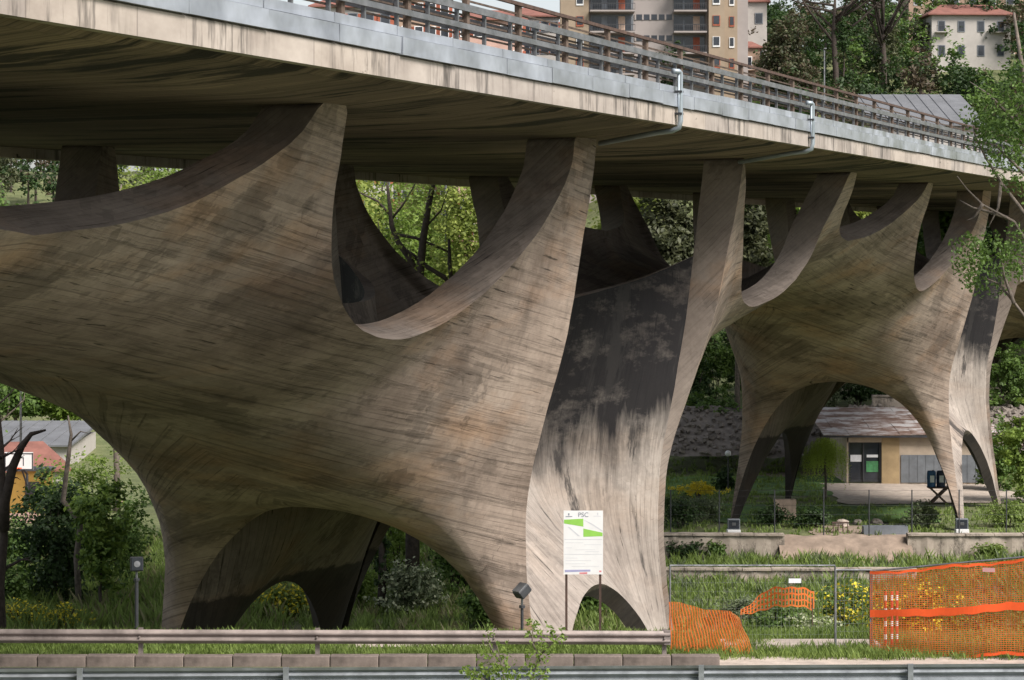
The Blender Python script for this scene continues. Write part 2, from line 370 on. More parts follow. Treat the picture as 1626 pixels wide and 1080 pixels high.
def sheet_grids():
    if 'm' in CACHE: return CACHE['m']
    g = np.array([[main_pt(p, q, False) for q in QS] for p in PS], float)
    keep = np.array([[interp(KEEP, p)[0] + .8 * math.exp(-(2 * min(q, 1 - q) / .13) ** 2) * sm_step(10.5, 9.0, p) for q in QS] for p in PS])
    push = np.array([[[c * (3.6 * u * (1 - u) + .12) for c in interp(PUSH, p)] for u in [2 * min(q, 1 - q) for q in QS]] for p in PS])
    g = relax(g, 2500, True, keep, push)
    n = normals(g)
    for _ in range(12):
        m_ = np.pad(n, ((1, 1), (1, 1), (0, 0)), 'edge'); n = (m_[:-2, 1:-1] + m_[2:, 1:-1] + m_[1:-1, :-2] + m_[1:-1, 2:] + 2 * n) / 6; n /= np.linalg.norm(n, axis=2, keepdims=True) + 1e-9
    mid = len(QS) // 2
    if n[5, mid, 2] < 0: n = -n                       # towards the inside (up)
    inn = np.empty_like(g)
    for i, p in enumerate(PS):
        e = edge(p); V = np.array(e[3:6])
        for j, q in enumerate(QS):
            u = 2 * min(q, 1 - q); f = max(0.0, 1 - 2.6 * u) ** 2
            Vj = V * np.array([1, 1 if q < .5 else -1, 1])
            inn[i, j] = g[i, j] + Vj * f + n[i, j] * .4 * (1 - f)
    fv = np.array([[face_pt(p_of(-0.35) + (18.0 - p_of(-0.35)) * i / NV, i / NV, j / NR, False) for j in range(NR + 1)] for i in range(NV + 1)], float)
    fv = relax(fv, 1200, False, .5)
    nf = normals(fv)
    if nf[NV // 2, NR // 2, 1] < 0: nf = -nf
    for _ in range(12):
        m_ = np.pad(nf, ((1, 1), (1, 1), (0, 0)), 'edge'); nf = (m_[:-2, 1:-1] + m_[2:, 1:-1] + m_[1:-1, :-2] + m_[1:-1, 2:] + 2 * nf) / 6; nf /= np.linalg.norm(nf, axis=2, keepdims=True) + 1e-9
    fi = np.empty_like(fv)
    for i in range(NV + 1):
        k = .35 + .2 * max(0.0, (i / NV - .72) / .28)
        for j in range(NR + 1):
            u = 2 * min(j, NR - j) / NR; fi[i, j] = fv[i, j] + nf[i, j] * k * min(1.0, u * 3) + np.array([0, .02, 0])
    CACHE['m'] = (g, inn, fv, fi); return CACHE['m']
NV, NR = 46, 48
PUSH = [(0, (0, 0, -.0)), (5, (.06, 0, -.06)), (8, (.34, 0, -.12)), (12, (.52, 0, -.10)), (15, (.40, 0, -.02)), (18, (0, 0, 0))]
KEEP = [(0, (.12,)), (3, (.10,)), (6, (.06,)), (9, (.03,)), (12, (.015,)), (18, (.01,))]
def shell(name, parent, s0, halves=(-1, 1), pier=True):
    mb = MB(); uvs = []
    def grid(fn, rows, cols, mat, flip, uvf):
        b = len(mb.v)
        for i in rows:
            for j in cols:
                s_, t_, z_ = fn(i, j); w_ = B(s0 + s_, t_, z_); mb.v.append(tuple(w_ + jit.noise_vector(w_ * 1.3) * .022 + jit.noise_vector(w_ * .35) * .03)); uvs.append(uvf(s_, t_, z_, i, j))
        nr, nc = len(rows), len(cols)
        for i in range(nr - 1):
            for j in range(nc - 1):
                f = (b + i * nc + j, b + i * nc + j + 1, b + (i + 1) * nc + j + 1, b + (i + 1) * nc + j)
                mb.f.append(f[::-1] if flip else f); mb.m.append(mat)
    def strip(fa, fb, rows, mat, flip):
        grid(lambda i, j: tuple(fa(i)[k] * (1 - j) + fb(i)[k] * j for k in range(3)), rows, [0, .33, .67, 1], mat, flip, lambda s_, t_, z_, i, j: (s_ + z_ * .3, z_ + t_))
    for sd in halves:
        fl = sd > 0
        g, inn, fv, fi = sheet_grids(); RI, QI = range(len(PS)), range(len(QS)); S = lambda r, sd=sd: (sd * r[0], r[1], r[2])
        uvm = lambda s_, t_, z_, i, j: board_uv(abs(s_), t_, z_)
        grid(lambda i, j: S(g[i, j]), RI, QI, 0, not fl, uvm)
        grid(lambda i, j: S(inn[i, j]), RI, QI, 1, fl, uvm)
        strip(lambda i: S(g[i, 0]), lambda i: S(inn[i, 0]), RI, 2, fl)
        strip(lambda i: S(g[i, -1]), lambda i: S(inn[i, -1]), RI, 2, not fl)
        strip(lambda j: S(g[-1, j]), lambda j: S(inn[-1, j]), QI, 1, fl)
    if pier:
        vi, ri = range(NV + 1), range(NR + 1)
        for side in (1, -1):
            T = lambda r, side=side: (r[0], side * r[1], r[2])
            uvf = lambda s_, t_, z_, i, j: (i / NV * 18 + 3 * s0, j / NR * 14 + side * 20)
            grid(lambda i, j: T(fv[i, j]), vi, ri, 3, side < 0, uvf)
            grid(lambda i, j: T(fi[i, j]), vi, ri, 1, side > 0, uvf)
            strip(lambda j: T(fv[0, j]), lambda j: T(fi[0, j]), ri, 2, side > 0)
            strip(lambda j: T(fv[-1, j]), lambda j: T(fi[-1, j]), ri, 1, side < 0)
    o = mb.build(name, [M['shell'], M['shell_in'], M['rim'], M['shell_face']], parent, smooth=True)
    me = o.data; ul = me.uv_layers.new(name='UVMap')
    li = [0] * len(me.loops); me.loops.foreach_get('vertex_index', li)
    flat = []
    for i in li: flat += uvs[i]
    ul.data.foreach_set('uv', flat)
    return o

bridge = empty('concrete_bridge', (0, 0, 0), label='grey brown concrete road bridge carried on a curving board marked shell with splayed legs', cat='bridge')
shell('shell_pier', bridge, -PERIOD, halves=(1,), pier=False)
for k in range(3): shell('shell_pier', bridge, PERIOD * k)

# ------------------------------------------------------------------ deck
def soffit_material():
    m, ns, ls, b = mat_new('stained_soffit_concrete')
    tc = ns.new('ShaderNodeTexCoord'); uv = tc.outputs['UV']
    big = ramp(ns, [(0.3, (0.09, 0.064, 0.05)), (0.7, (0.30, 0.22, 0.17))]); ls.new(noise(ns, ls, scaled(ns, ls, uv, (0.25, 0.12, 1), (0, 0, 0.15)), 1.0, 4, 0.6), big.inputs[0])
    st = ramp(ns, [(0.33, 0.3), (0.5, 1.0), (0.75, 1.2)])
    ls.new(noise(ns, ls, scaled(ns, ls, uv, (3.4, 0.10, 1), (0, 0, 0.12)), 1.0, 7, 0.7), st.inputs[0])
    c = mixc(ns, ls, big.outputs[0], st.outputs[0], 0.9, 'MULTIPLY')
    bd = nd(ns, 'ShaderNodeTexBrick', Scale=1.0, **{'Mortar Size': 0.015, 'Brick Width': 3.0, 'Row Height': 0.22})
    bd.inputs['Color1'].default_value = (0.75, 0.75, 0.75, 1); bd.inputs['Color2'].default_value = (1.1, 1.1, 1.1, 1); bd.inputs['Mortar'].default_value = (0.5, 0.5, 0.5, 1)
    sw = ns.new('ShaderNodeMapping'); sw.inputs['Rotation'].default_value = (0, 0, R(90)); ls.new(uv, sw.inputs[0]); ls.new(sw.outputs[0], bd.inputs['Vector'])
    c = mixc(ns, ls, c, bd.outputs['Color'], 0.9, 'MULTIPLY')
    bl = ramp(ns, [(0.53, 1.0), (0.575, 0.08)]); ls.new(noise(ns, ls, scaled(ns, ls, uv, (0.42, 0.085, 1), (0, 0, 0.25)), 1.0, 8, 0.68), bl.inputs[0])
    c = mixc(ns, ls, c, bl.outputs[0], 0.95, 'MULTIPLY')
    ls.new(c, b.inputs['Base Color']); b.inputs['Roughness'].default_value = 0.95
    bump(ns, ls, b, st.outputs[0], 0.3, 0.03)
    return m
def fascia_material():
    m, ns, ls, b = mat_new('weathered_edge_concrete')
    tc = ns.new('ShaderNodeTexCoord'); uv = tc.outputs['UV']
    big = ramp(ns, [(0.3, (0.29, 0.25, 0.22)), (0.7, (0.47, 0.42, 0.375))]); ls.new(noise(ns, ls, scaled(ns, ls, uv, (0.5, 0.8, 1)), 1.0, 5, 0.65), big.inputs[0])
    dr = ramp(ns, [(0.47, 1.0), (0.58, 0.5), (0.68, 0.18)]); ls.new(noise(ns, ls, scaled(ns, ls, uv, (3.6, 0.45, 1)), 1.0, 4, 0.7), dr.inputs[0])
    pm = ramp(ns, [(0.42, 0.0), (0.58, 1.0)]); ls.new(noise(ns, ls, scaled(ns, ls, uv, (0.35, 0.2, 1)), 1.0, 2, 0.5), pm.inputs[0])
    c = mixc(ns, ls, big.outputs[0], mixc(ns, ls, big.outputs[0], dr.outputs[0], 1.0, 'MULTIPLY'), pm.outputs[0])
    sp = ramp(ns, [(0.66, 1.0), (0.70, 0.1)]); ls.new(noise(ns, ls, scaled(ns, ls, uv, (1.1, 1.6, 1)), 1.0, 5, 0.6), sp.inputs[0])
    c = mixc(ns, ls, c, sp.outputs[0], 0.9, 'MULTIPLY')
    bd = nd(ns, 'ShaderNodeTexBrick', Scale=1.0, **{'Mortar Size': 0.02, 'Brick Width': 3.3, 'Row Height': 5.0})
    bd.inputs['Color1'].default_value = (0.82, 0.82, 0.84, 1); bd.inputs['Color2'].default_value = (1.08, 1.05, 1, 1); bd.inputs['Mortar'].default_value = (0.45, 0.43, 0.42, 1); bd.offset = 0
    ls.new(uv, bd.inputs['Vector']); c = mixc(ns, ls, c, bd.outputs['Color'], 0.7, 'MULTIPLY')
    ls.new(c, b.inputs['Base Color']); bump(ns, ls, b, sp.outputs[0], 0.5, 0.05)
    return m
def steel(name, col, rough, metal=0.9, var=0.2, scale=0.7):
    m, ns, ls, b = mat_new(name); tc = ns.new('ShaderNodeTexCoord')
    f = noise(ns, ls, tc.outputs['Object'], scale, 4, 0.6)
    r = ramp(ns, [(0.3, tuple(c * (1 - var) for c in col)), (0.7, tuple(c * (1 + var) for c in col))]); ls.new(f, r.inputs[0]); ls.new(r.outputs[0], b.inputs['Base Color'])
    rr = ramp(ns, [(0.3, rough * 0.7), (0.7, min(1, rough * 1.3))]); ls.new(f, rr.inputs[0]); ls.new(rr.outputs[0], b.inputs['Roughness'])
    b.inputs['Metallic'].default_value = metal
    w = noise(ns, ls, tc.outputs['Object'], scale * 1.7, 2, 0.5); bump(ns, ls, b, w, 0.25, 0.12)
    return m
M['soffit'] = soffit_material(); M['fascia'] = fascia_material()
M['galv'] = steel('galvanised_sheet', (0.36, 0.385, 0.43), 0.4, 0.5, 0.35)
M['galv_rail'] = steel('galvanised_rail', (0.21, 0.215, 0.225), 0.5, 0.7, 0.25, 2.0)
M['rust'] = simple('rusty_steel', (0.07, 0.042, 0.032), 0.85, 0, 0.5, 4.0)
M['rust_post'] = simple('weathered_rust_brown_post', (0.12, 0.085, 0.065), 0.85, 0, 0.5, 3.0)
M['pipe'] = steel('grey_blue_pipe', (0.33, 0.38, 0.42), 0.5, 0.5)
M['asphalt'] = simple('asphalt', (0.05, 0.05, 0.052), 0.95, 0, 0.3, 1.5, 0.2)
M['dark_metal'] = simple('dark_painted_metal', (0.035, 0.037, 0.042), 0.6, 0, 0.3, 3)

def uv_from(o, fn):
    me = o.data; ul = me.uv_layers.new(name='UVMap'); li = [0] * len(me.loops); me.loops.foreach_get('vertex_index', li)
    uvv = [fn(v.co) for v in me.vertices]; flat = []
    for i in li: flat += uvv[i]
    ul.data.foreach_set('uv', flat)
def st_of(p):
    dx, dy = p[0] - PIER[0], p[1] - PIER[1]; return dx * SA + dy * CA, -dx * CA + dy * SA
S0, S1 = -95.0, 205.0
def prism(prof, seg=3.0, s0=S0, s1=S1, skip_close=False):
    """profile of (t, z) swept along the bridge"""
    mb = MB(); n = len(prof); k = int((s1 - s0) / seg) + 1
    for i in range(k + 1):
        s_ = s0 + (s1 - s0) * i / k
        for t_, z_ in prof: mb.v.append(tuple(B(s_, t_, z_)))
    for i in range(k):
        for j in range(n):
            j2 = (j + 1) % n
            mb.f.append((i * n + j, i * n + j2, (i + 1) * n + j2, (i + 1) * n + j)); mb.m.append(0)
    mb.f.append(tuple(range(n))[::-1]); mb.m.append(0); mb.f.append(tuple(k * n + j for j in range(n))); mb.m.append(0)
    return mb
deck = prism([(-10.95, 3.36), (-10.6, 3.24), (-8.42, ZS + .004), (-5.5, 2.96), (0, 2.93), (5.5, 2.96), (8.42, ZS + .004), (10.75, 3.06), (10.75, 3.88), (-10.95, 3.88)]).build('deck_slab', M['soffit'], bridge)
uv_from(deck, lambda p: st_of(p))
fa = prism([(-11.2, 3.30), (-10.953, 3.30), (-10.953, 3.9), (-11.2, 3.76)], 2.0).build('edge_beam', M['fascia'], bridge); uv_from(fa, lambda p: (st_of(p)[0], p[2]))
fb = prism([(10.753, 2.74), (11.2, 2.74), (11.2, 3.76), (10.753, 3.9)], 2.0).build('edge_beam', M['fascia'], bridge); uv_from(fb, lambda p: (st_of(p)[0], p[2]))
prism([(-10.2, 3.884), (10.2, 3.884), (10.2, 3.95), (-10.2, 3.95)]).build('carriageway', M['asphalt'], bridge)
for sd in (-1, 1):
    fl = MB()
    for k in range(int((S1 - S0) / 3.0)):
        s_ = S0 + 3.0 * k; random.seed(k * 7 + sd)
        t1 = sd * (11.26 + random.uniform(0, .025)); t0 = sd * 11.08
        for (za, zb, tt) in ((3.80 + random.uniform(-.015, .015), 4.14, t1), (4.17, 4.36 + random.uniform(-.01, .01), sd * 11.16)):
            w = [B(s_ + .015, tt, za), B(s_ + 2.985, tt + sd * random.uniform(-.012, .012), za), B(s_ + 2.985, tt, zb), B(s_ + .015, tt, zb)]
            w2 = [B(s_ + .015, t0, za), B(s_ + 2.985, t0, za), B(s_ + 2.985, t0, zb), B(s_ + .015, t0, zb)]
            fl.add(w + w2, [(0, 1, 2, 3), (4, 7, 6, 5), (3, 2, 6, 7), (1, 0, 4, 5), (0, 3, 7, 4), (2, 1, 5, 6)])
    fl.build('edge_flashing', M['galv'], bridge)
    mb = MB(); mb.v = [];
    prism([(sd * 10.9, 3.9), (sd * 11.07, 3.9), (sd * 11.07, 4.34), (sd * 10.9, 4.34)]).build('kerb_upstand', M['fascia'], bridge)
    # railing: rusty posts and top rail, two grey rails, thin brackets
    tr = sd * 10.98
    rail = prism([(tr - .04, 5.46), (tr + .04, 5.46), (tr + .04, 5.54), (tr - .04, 5.54)]).build('railing', M['rust'], bridge)
    for zc, hh in ((5.1, .15), (4.7, .12)):
        g = sd * 11.02
        prism([(g - .03, zc - hh / 2), (g + .03, zc - hh / 2), (g + .03, zc + hh / 2), (g - .03, zc + hh / 2)]).build('guard_rail', M['galv_rail'], rail)
    for zc in (4.55, 4.84, 4.97, 5.3):
        g = sd * 10.86
        prism([(g - .02, zc - .02), (g + .02, zc - .02), (g + .02, zc + .02), (g - .02, zc + .02)]).build('thin_rail', M['rust_post'], rail)
    g = sd * 10.35
    prism([(g - .04, 4.72), (g + .01, 4.80), (g + .04, 4.88), (g + .01, 4.96), (g - .04, 5.04), (g - .06, 5.04), (g - .06, 4.72)]).build('inner_guard_rail', M['dark_metal'], rail)
    pm = MB(); pm.box((0, 0, .6), (.16, .12, 1.24)); pm.box((0, 0, .02), (.24, .2, .03)); pm.box((0, 0, 1.24), (.19, .15, .03))
    me = None
    for k in range(-22, 48):
        s_ = -18.0 + 3.29 * k + (0 if sd < 0 else 1.3)
        if me is None: o = pm.build('post', M['rust_post'], rail); me = o.data
        else:
            o = bpy.data.objects.new('post', me); COL.objects.link(o); o.parent = rail
        o.location = B(s_, sd * 10.9, 4.26); o.rotation_euler = (0, 0, math.pi / 2 - ANG)
    bm_ = MB(); bm_.box((0, 0, .42), (.07, .08, .82)); bm_.box((0, -.05, .75), (.05, .1, .1)); me = None
    for k in range(-40, 48):
        s_ = -17.0 + 1.645 * k
        if me is None: o = bm_.build('bracket', M['galv_rail'], rail); me = o.data
        else:
            o = bpy.data.objects.new('bracket', me); COL.objects.link(o); o.parent = rail
        o.location = B(s_, sd * 10.94, 4.32); o.rotation_euler = (0, 0, math.pi / 2 - ANG)
# double guard rail between the carriageways
mid = prism([(.22, 4.6), (.3, 4.6), (.3, 4.98), (.22, 4.98)]).build('median_barrier', M['dark_metal'], bridge)
prism([(-.3, 4.5), (-.22, 4.5), (-.22, 4.82), (-.3, 4.82)]).build('barrier_rail', M['dark_metal'], mid)
pm = MB(); pm.box((0, 0, .42), (.12, .4, .9)); me = None
for k in range(60):
    if me is None: o = pm.build('barrier_post', M['rust_post'], mid); me = o.data
    else:
        o = bpy.data.objects.new('barrier_post', me); COL.objects.link(o); o.parent = mid
    o.location = B(-60 + 4 * k, 0, 3.95); o.rotation_euler = (0, 0, math.pi / 2 - ANG)
for s_, q in ((-9.6, (-8.3, -8.6, 2.98)), (6.1, (7.3, -8.5, 2.95))):
    mb = MB(); a = B(s_, -11.33, 4.72)
    mb.tube([B(s_ - .25, -11.2, 4.75), B(s_ - .05, -11.32, 4.74), a, B(s_, -11.34, 3.4), B(s_, -11.3, 3.22), B(s_ + .03, -11.1, 3.14), B(s_ + .2, -10.6, 3.1), B(q[0], q[1], q[2] - .1)], .075, 10)
    p = mb.build('drain_pipe', M['pipe'], bridge, smooth=True)
    c = MB(); c.box(B(s_, -11.3, 3.6), (.2, .2, .06), math.pi / 2 - ANG); c.build('pipe_clamp', M['dark_metal'], p); c = MB(); c.box(B(s_, -11.3, 4.2), (.2, .2, .06), math.pi / 2 - ANG); c.build('pipe_clamp', M['dark_metal'], p)

# ------------------------------------------------------------------ terrain
def sm(a, b, x):
    u = max(0.0, min(1.0, (x - a) / (b - a))); return u * u * (3 - 2 * u)
def lerp(a, b, u): return a + (b - a) * u
def nz(x, y, sc, seed=0):
    from mathutils import noise as mn
    return mn.noise(Vector((x / sc, y / sc, seed)))
def ground(X, Y):
    if Y < 44.5:                                     # the near bank the picture is taken from
        z = lerp(-2.4, -8.72, sm(10, 38, Y))
        return z
    road = lerp(-8.72, -9.22, sm(45, 53.5, Y))
    floor = lerp(-15.9, -16.9, sm(3, 8, X) * (1 - sm(131.2, 133.2, Y))) + 0.0
    # rough ground below the fence on the right stays higher for longer
    z = lerp(road - 0.02, floor, sm(57.2, lerp(65, 72, sm(4, 8, X)), Y))
    # valley falls to the left, far side rises to wooded hills
    z -= 2.6 * sm(130, 190, Y) * (1 - sm(-5, 10, X))
    z += 4.0 * sm(168, 200, Y) * sm(5, 20, X)
    hill = lerp(32, 45, sm(5, 45, X))
    z += hill * sm(205, 430, Y)
    z += 0.35 * nz(X, Y, 9) * sm(58, 70, Y) * (1 - 0.6 * sm(100, 104, Y) * (1 - sm(170, 180, Y)) * sm(4, 8, X)) + 2.5 * nz(X, Y, 45, 3) * sm(190, 260, Y)
    return z
def ground_material():
    m, ns, ls, b = mat_new('rough_grass_and_soil'); tc = ns.new('ShaderNodeTexCoord'); ob = tc.outputs['Object']
    g = ramp(ns, [(0.3, (0.06, 0.078, 0.028)), (0.5, (0.115, 0.135, 0.05)), (0.72, (0.19, 0.195, 0.09))]); ls.new(noise(ns, ls, ob, 0.55, 8, 0.7), g.inputs[0])
    d = ramp(ns, [(0.3, (0.14, 0.105, 0.08)), (0.7, (0.27, 0.215, 0.17))]); ls.new(noise(ns, ls, ob, 1.3, 6, 0.7), d.inputs[0])
    f = ramp(ns, [(0.6, 0.0), (0.68, 1.0)]); ls.new(noise(ns, ls, scaled(ns, ls, ob, (0.05, 0.11, 0.05)), 1.0, 5, 0.6), f.inputs[0])
    c = mixc(ns, ls, g.outputs[0], d.outputs[0], f.outputs[0]); ls.new(c, b.inputs['Base Color']); b.inputs['Roughness'].default_value = 1.0
    bump(ns, ls, b, noise(ns, ls, ob, 4.0, 6, 0.7), 0.6, 0.15)
    return m
M['ground'] = ground_material()
M['soil'] = simple('bare_brown_soil', (0.24, 0.185, 0.145), 1.0, 0, 0.35, 1.2, 0.5)
M['gravel'] = simple('pale_gravel', (0.40, 0.34, 0.29), 1.0, 0, 0.25, 2.5, 0.4)
M['lawn'] = simple('green_lawn', (0.075, 0.15, 0.03), 1.0, 0, 0.4, 0.9, 0.5)
def steps(*segs):
    out = []
    for a, b_, d in segs:
        n = max(1, int((b_ - a) / d))
        out += [a + (b_ - a) * i / n for i in range(n)]
    return out + [segs[-1][1]]
xs = steps((-320, -60, 12), (-60, -25, 3), (-25, 45, 1.0), (45, 120, 4), (120, 480, 15))
ys = steps((-15, 40, 4), (40, 135, 1.0), (135, 210, 2.5), (210, 520, 9), (520, 1400, 60))
mb = MB()
for Y in ys:
    for X in xs: mb.v.append((X, Y, ground(X, Y)))
nx = len(xs)
for i in range(len(ys) - 1):
    for j in range(nx - 1): mb.f.append((i * nx + j, i * nx + j + 1, (i + 1) * nx + j + 1, (i + 1) * nx + j)); mb.m.append(0)
mb.build('ground', M['ground'], smooth=True, kind='structure')
def sheet(name, m, x0, x1, y0, y1, lift, step=1.0, wob=0.0, **k):
    nxx = max(1, int((x1 - x0) / step)); nyy = max(1, int((y1 - y0) / step)); mb = MB()
    for i in range(nyy + 1):
        for j in range(nxx + 1):
            X = x0 + (x1 - x0) * j / nxx; Y = y0 + (y1 - y0) * i / nyy
            if wob and i in (0, nyy): Y += wob * nz(X, Y, 2.5, 9)
            if wob and j in (0, nxx): X += wob * nz(X, Y, 2.5, 5)
            mb.v.append((X, Y, ground(X, Y) + lift))
    for i in range(nyy):
        for j in range(nxx): mb.f.append((i * (nxx + 1) + j, i * (nxx + 1) + j + 1, (i + 1) * (nxx + 1) + j + 1, (i + 1) * (nxx + 1) + j)); mb.m.append(0)
    return mb.build(name, m, smooth=True, kind='structure', **k)
sheet('road', M['asphalt'], -120, 140, 46.6, 53.2, 0.03, 1.0)
mk = MB()
for y_ in (47.0, 52.7):
    for i in range(130):
        X = -120 + 2 * i; mk.add([(X, y_ - .07, ground(X, y_) + .036), (X + 2, y_ - .07, ground(X, y_) + .036), (X + 2, y_ + .07, ground(X, y_) + .036), (X, y_ + .07, ground(X, y_) + .036)], [(0, 1, 2, 3)])
mk.build('road_marking', simple('worn_white_paint', (0.7, 0.7, 0.68), 0.8, 0, 0.2, 4), kind='structure')
sheet('verge', M['gravel'], 4.5, 16, 53.25, 54.6, 0.02, 0.5, 0.25)
sheet('path', M['gravel'], -3.6, -0.4, 56.0, 57.0, 0.03, 0.4, 0.25)
sheet('yard', M['gravel'], 20.5, 32, 150, 162, 0.06, 1.0, 0.8)
sheet('lawn', M['lawn'], 12, 24.5, 139.5, 149.5, 0.06, 1.0, 1.2)
sheet('lawn', M['lawn'], 9, 24, 155, 168, 0.05, 1.0, 1.2)

# ------------------------------------------------------------------ kerb and guardrails
M['kerb'] = simple('kerb_stone', (0.155, 0.125, 0.11), 0.95, 0, 0.45, 2.5, 0.4)
random.seed(3)
kerb = empty('kerb', (0, 53.6, -9.2), label='low weathered stone kerb along the far edge of the road', cat='kerb')
me = None
for k in range(30):
    X = -27 + 1.07 * k
    mb = MB(); mb.box((0, 0, 0), (1.055, .32, .34)); 
    o = mb.build('kerb_stone', M['kerb'], kerb)
    bv = o.modifiers.new('bev', 'BEVEL'); bv.width = .018; bv.segments = 2
    o.location = (X, random.uniform(-.012, .012), .03 + random.uniform(-.008, .008)); o.rotation_euler = (random.uniform(-.01, .01), 0, random.uniform(-.006, .006))
WB = [(0, -.155), (.02, -.15), (.05, -.105), (.075, -.085), (.075, -.06), (.03, -.025), (.012, 0), (.03, .025), (.075, .06), (.075, .085), (.05, .105), (.02, .15), (0, .155), (-.004, .155), (.01, .1), (.066, .082), (.066, .062), (.0, 0), (.066, -.062), (.066, -.082), (.01, -.1), (-.004, -.155)]
def guardrail(x0, x1, Yf, zf, face, posts, m, mp, label, cap_end=False, poff=.12):
    g = empty('guardrail', (0, Yf(0), zf(0)), label=label, cat='guardrail')
    pth = [(X, Yf(X), zf(X)) for X in steps((x0, x1, 2.0))]
    if face < 0: pth = pth[::-1]
    mb = MB(); mb.sweep([Vector(p) - Vector((0, Yf(0), zf(0))) for p in pth], WB)
    mb.build('rail', m, g)
    if cap_end:
        mb = MB(); mb.box((x1 - .06, 0, 0), (.14, .12, .31)); mb.build('end_plate', m, g)
    pm = MB(); pm.box((0, 0, -.3), (.1, .06, .95)); pm.box((.045, .03, -.3), (.012, .06, .95)); pm.box((0, -face * .05, 0), (.09, .07, .2)); me = None
    for X in posts:
        if me is None: o = pm.build('post', mp, g); me = o.data
        else:
            o = bpy.data.objects.new('post', me); COL.objects.link(o); o.parent = g
        o.location = (X, Yf(X) - Yf(0) + face * poff, zf(X) - zf(0))
    bm_ = MB(); 
    for X in posts: bm_.tube([(X, Yf(X) - Yf(0) - .1, zf(X) - zf(0)), (X, Yf(X) - Yf(0) - .02, zf(X) - zf(0))], .022, 6)
    bm_.build('bolts', mp, g)
    return g
M['grail'] = steel('dull_guardrail', (0.30, 0.255, 0.235), 0.55, 0.5, 0.25, 1.2)
M['grail_near'] = steel('grey_guardrail', (0.24, 0.26, 0.28), 0.5, 0.5, 0.2, 1.5)
guardrail(-30, 3.5, lambda X: 54.0 - .004 * X, lambda X: -8.68 - .002 * X, 1, [-8.25 + 3.93 * k for k in range(-5, 3)] + [3.38], M['grail'], M['grail'], 'far steel guardrail ending beside the orange netting, along the stone kerb', True)
guardrail(-30, 40, lambda X: 46.2 - .03 * X, lambda X: -8.13 + .0105 * X, -1, [-8.22 + 3.93 * k for k in range(-5, 12)], M['grail_near'], M['grail_near'], 'nearest grey steel guardrail along the bottom edge of the picture', False, .1)

# ------------------------------------------------------------------ plants
def leaf_material(name, dark, light, trans=0.35):
    m, ns, ls, b = mat_new(name)
    geo = ns.new('ShaderNodeNewGeometry'); tc = ns.new('ShaderNodeTexCoord')
    r = ramp(ns, [(0.0, dark), (1.0, light)])
    mx = ns.new('ShaderNodeMath'); mx.operation = 'MULTIPLY_ADD'; mx.inputs[1].default_value = 0.55
    n = noise(ns, ls, tc.outputs['Object'], 0.9, 3, 0.6); ns_ = ns.new('ShaderNodeMath'); ns_.operation = 'MULTIPLY_ADD'
    ls.new(n, ns_.inputs[0]); ns_.inputs[1].default_value = 1.3; ns_.inputs[2].default_value = -0.42
    ls.new(geo.outputs['Random Per Island'], mx.inputs[0]); ls.new(ns_.outputs[0], mx.inputs[2]); ls.new(mx.outputs[0], r.inputs[0])
    ls.new(r.outputs[0], b.inputs['Base Color']); b.inputs['Roughness'].default_value = 0.6
    tr = ns.new('ShaderNodeBsdfTranslucent'); ls.new(r.outputs[0], tr.inputs['Color'])
    ms = ns.new('ShaderNodeMixShader'); ms.inputs[0].default_value = trans
    ls.new(b.outputs[0], ms.inputs[1]); ls.new(tr.outputs[0], ms.inputs[2]); ls.new(ms.outputs[0], ns['Material Output'].inputs['Surface'])
    return m
L = {
 'dark': leaf_material('dark_leaves', (0.012, 0.03, 0.008), (0.05, 0.10, 0.02)),
 'mid': leaf_material('mid_green_leaves', (0.03, 0.07, 0.012), (0.16, 0.26, 0.05)),
 'fresh': leaf_material('fresh_spring_leaves', (0.08, 0.14, 0.018), (0.32, 0.44, 0.09), 0.5),
 'yellow': leaf_material('yellow_green_leaves', (0.13, 0.19, 0.025), (0.44, 0.50, 0.13), 0.5),
 'olive': leaf_material('dull_olive_leaves', (0.035, 0.045, 0.02), (0.11, 0.12, 0.05)),
 'brown': leaf_material('bronze_leaves', (0.04, 0.03, 0.018), (0.12, 0.09, 0.05)),
 'grey': leaf_material('grey_green_leaves', (0.07, 0.095, 0.05), (0.24, 0.29, 0.15)),
 'flower': leaf_material('yellow_flowers', (0.62, 0.50, 0.02), (0.85, 0.72, 0.06), 0.3),
 'white': leaf_material('creamy_white_blossom', (0.30, 0.34, 0.18), (0.62, 0.64, 0.46), 0.3),
 'weed': leaf_material('weeds', (0.08, 0.13, 0.025), (0.30, 0.40, 0.10), 0.45),
 'straw': leaf_material('straw_weeds', (0.12, 0.12, 0.05), (0.34, 0.32, 0.16), 0.3),
}
M['bark'] = simple('dark_bark', (0.055, 0.042, 0.035), 0.95, 0, 0.5, 5.0, 0.6)
M['bark2'] = simple('grey_brown_bark', (0.14, 0.115, 0.095), 0.95, 0, 0.45, 5.0, 0.6)

def leaf(mb, p, size, nrm, mat=0, asp=0.6):
    n = nrm.normalized(); a = n.orthogonal().normalized()
    a = Matrix.Rotation(random.uniform(0, 6.283), 3, n) @ a; b_ = n.cross(a)
    L_ = size * random.uniform(.6, 1.3); W = L_ * asp; bend = n * (L_ * random.uniform(-.15, .25))
    i = len(mb.v)
    mb.v += [tuple(p - a * L_ * .5), tuple(p + b_ * W * .5 + bend * .5), tuple(p + a * L_ * .5 + bend * .2), tuple(p - b_ * W * .5 + bend * .5)]
    mb.f.append((i, i + 1, i + 2, i + 3)); mb.m.append(mat)

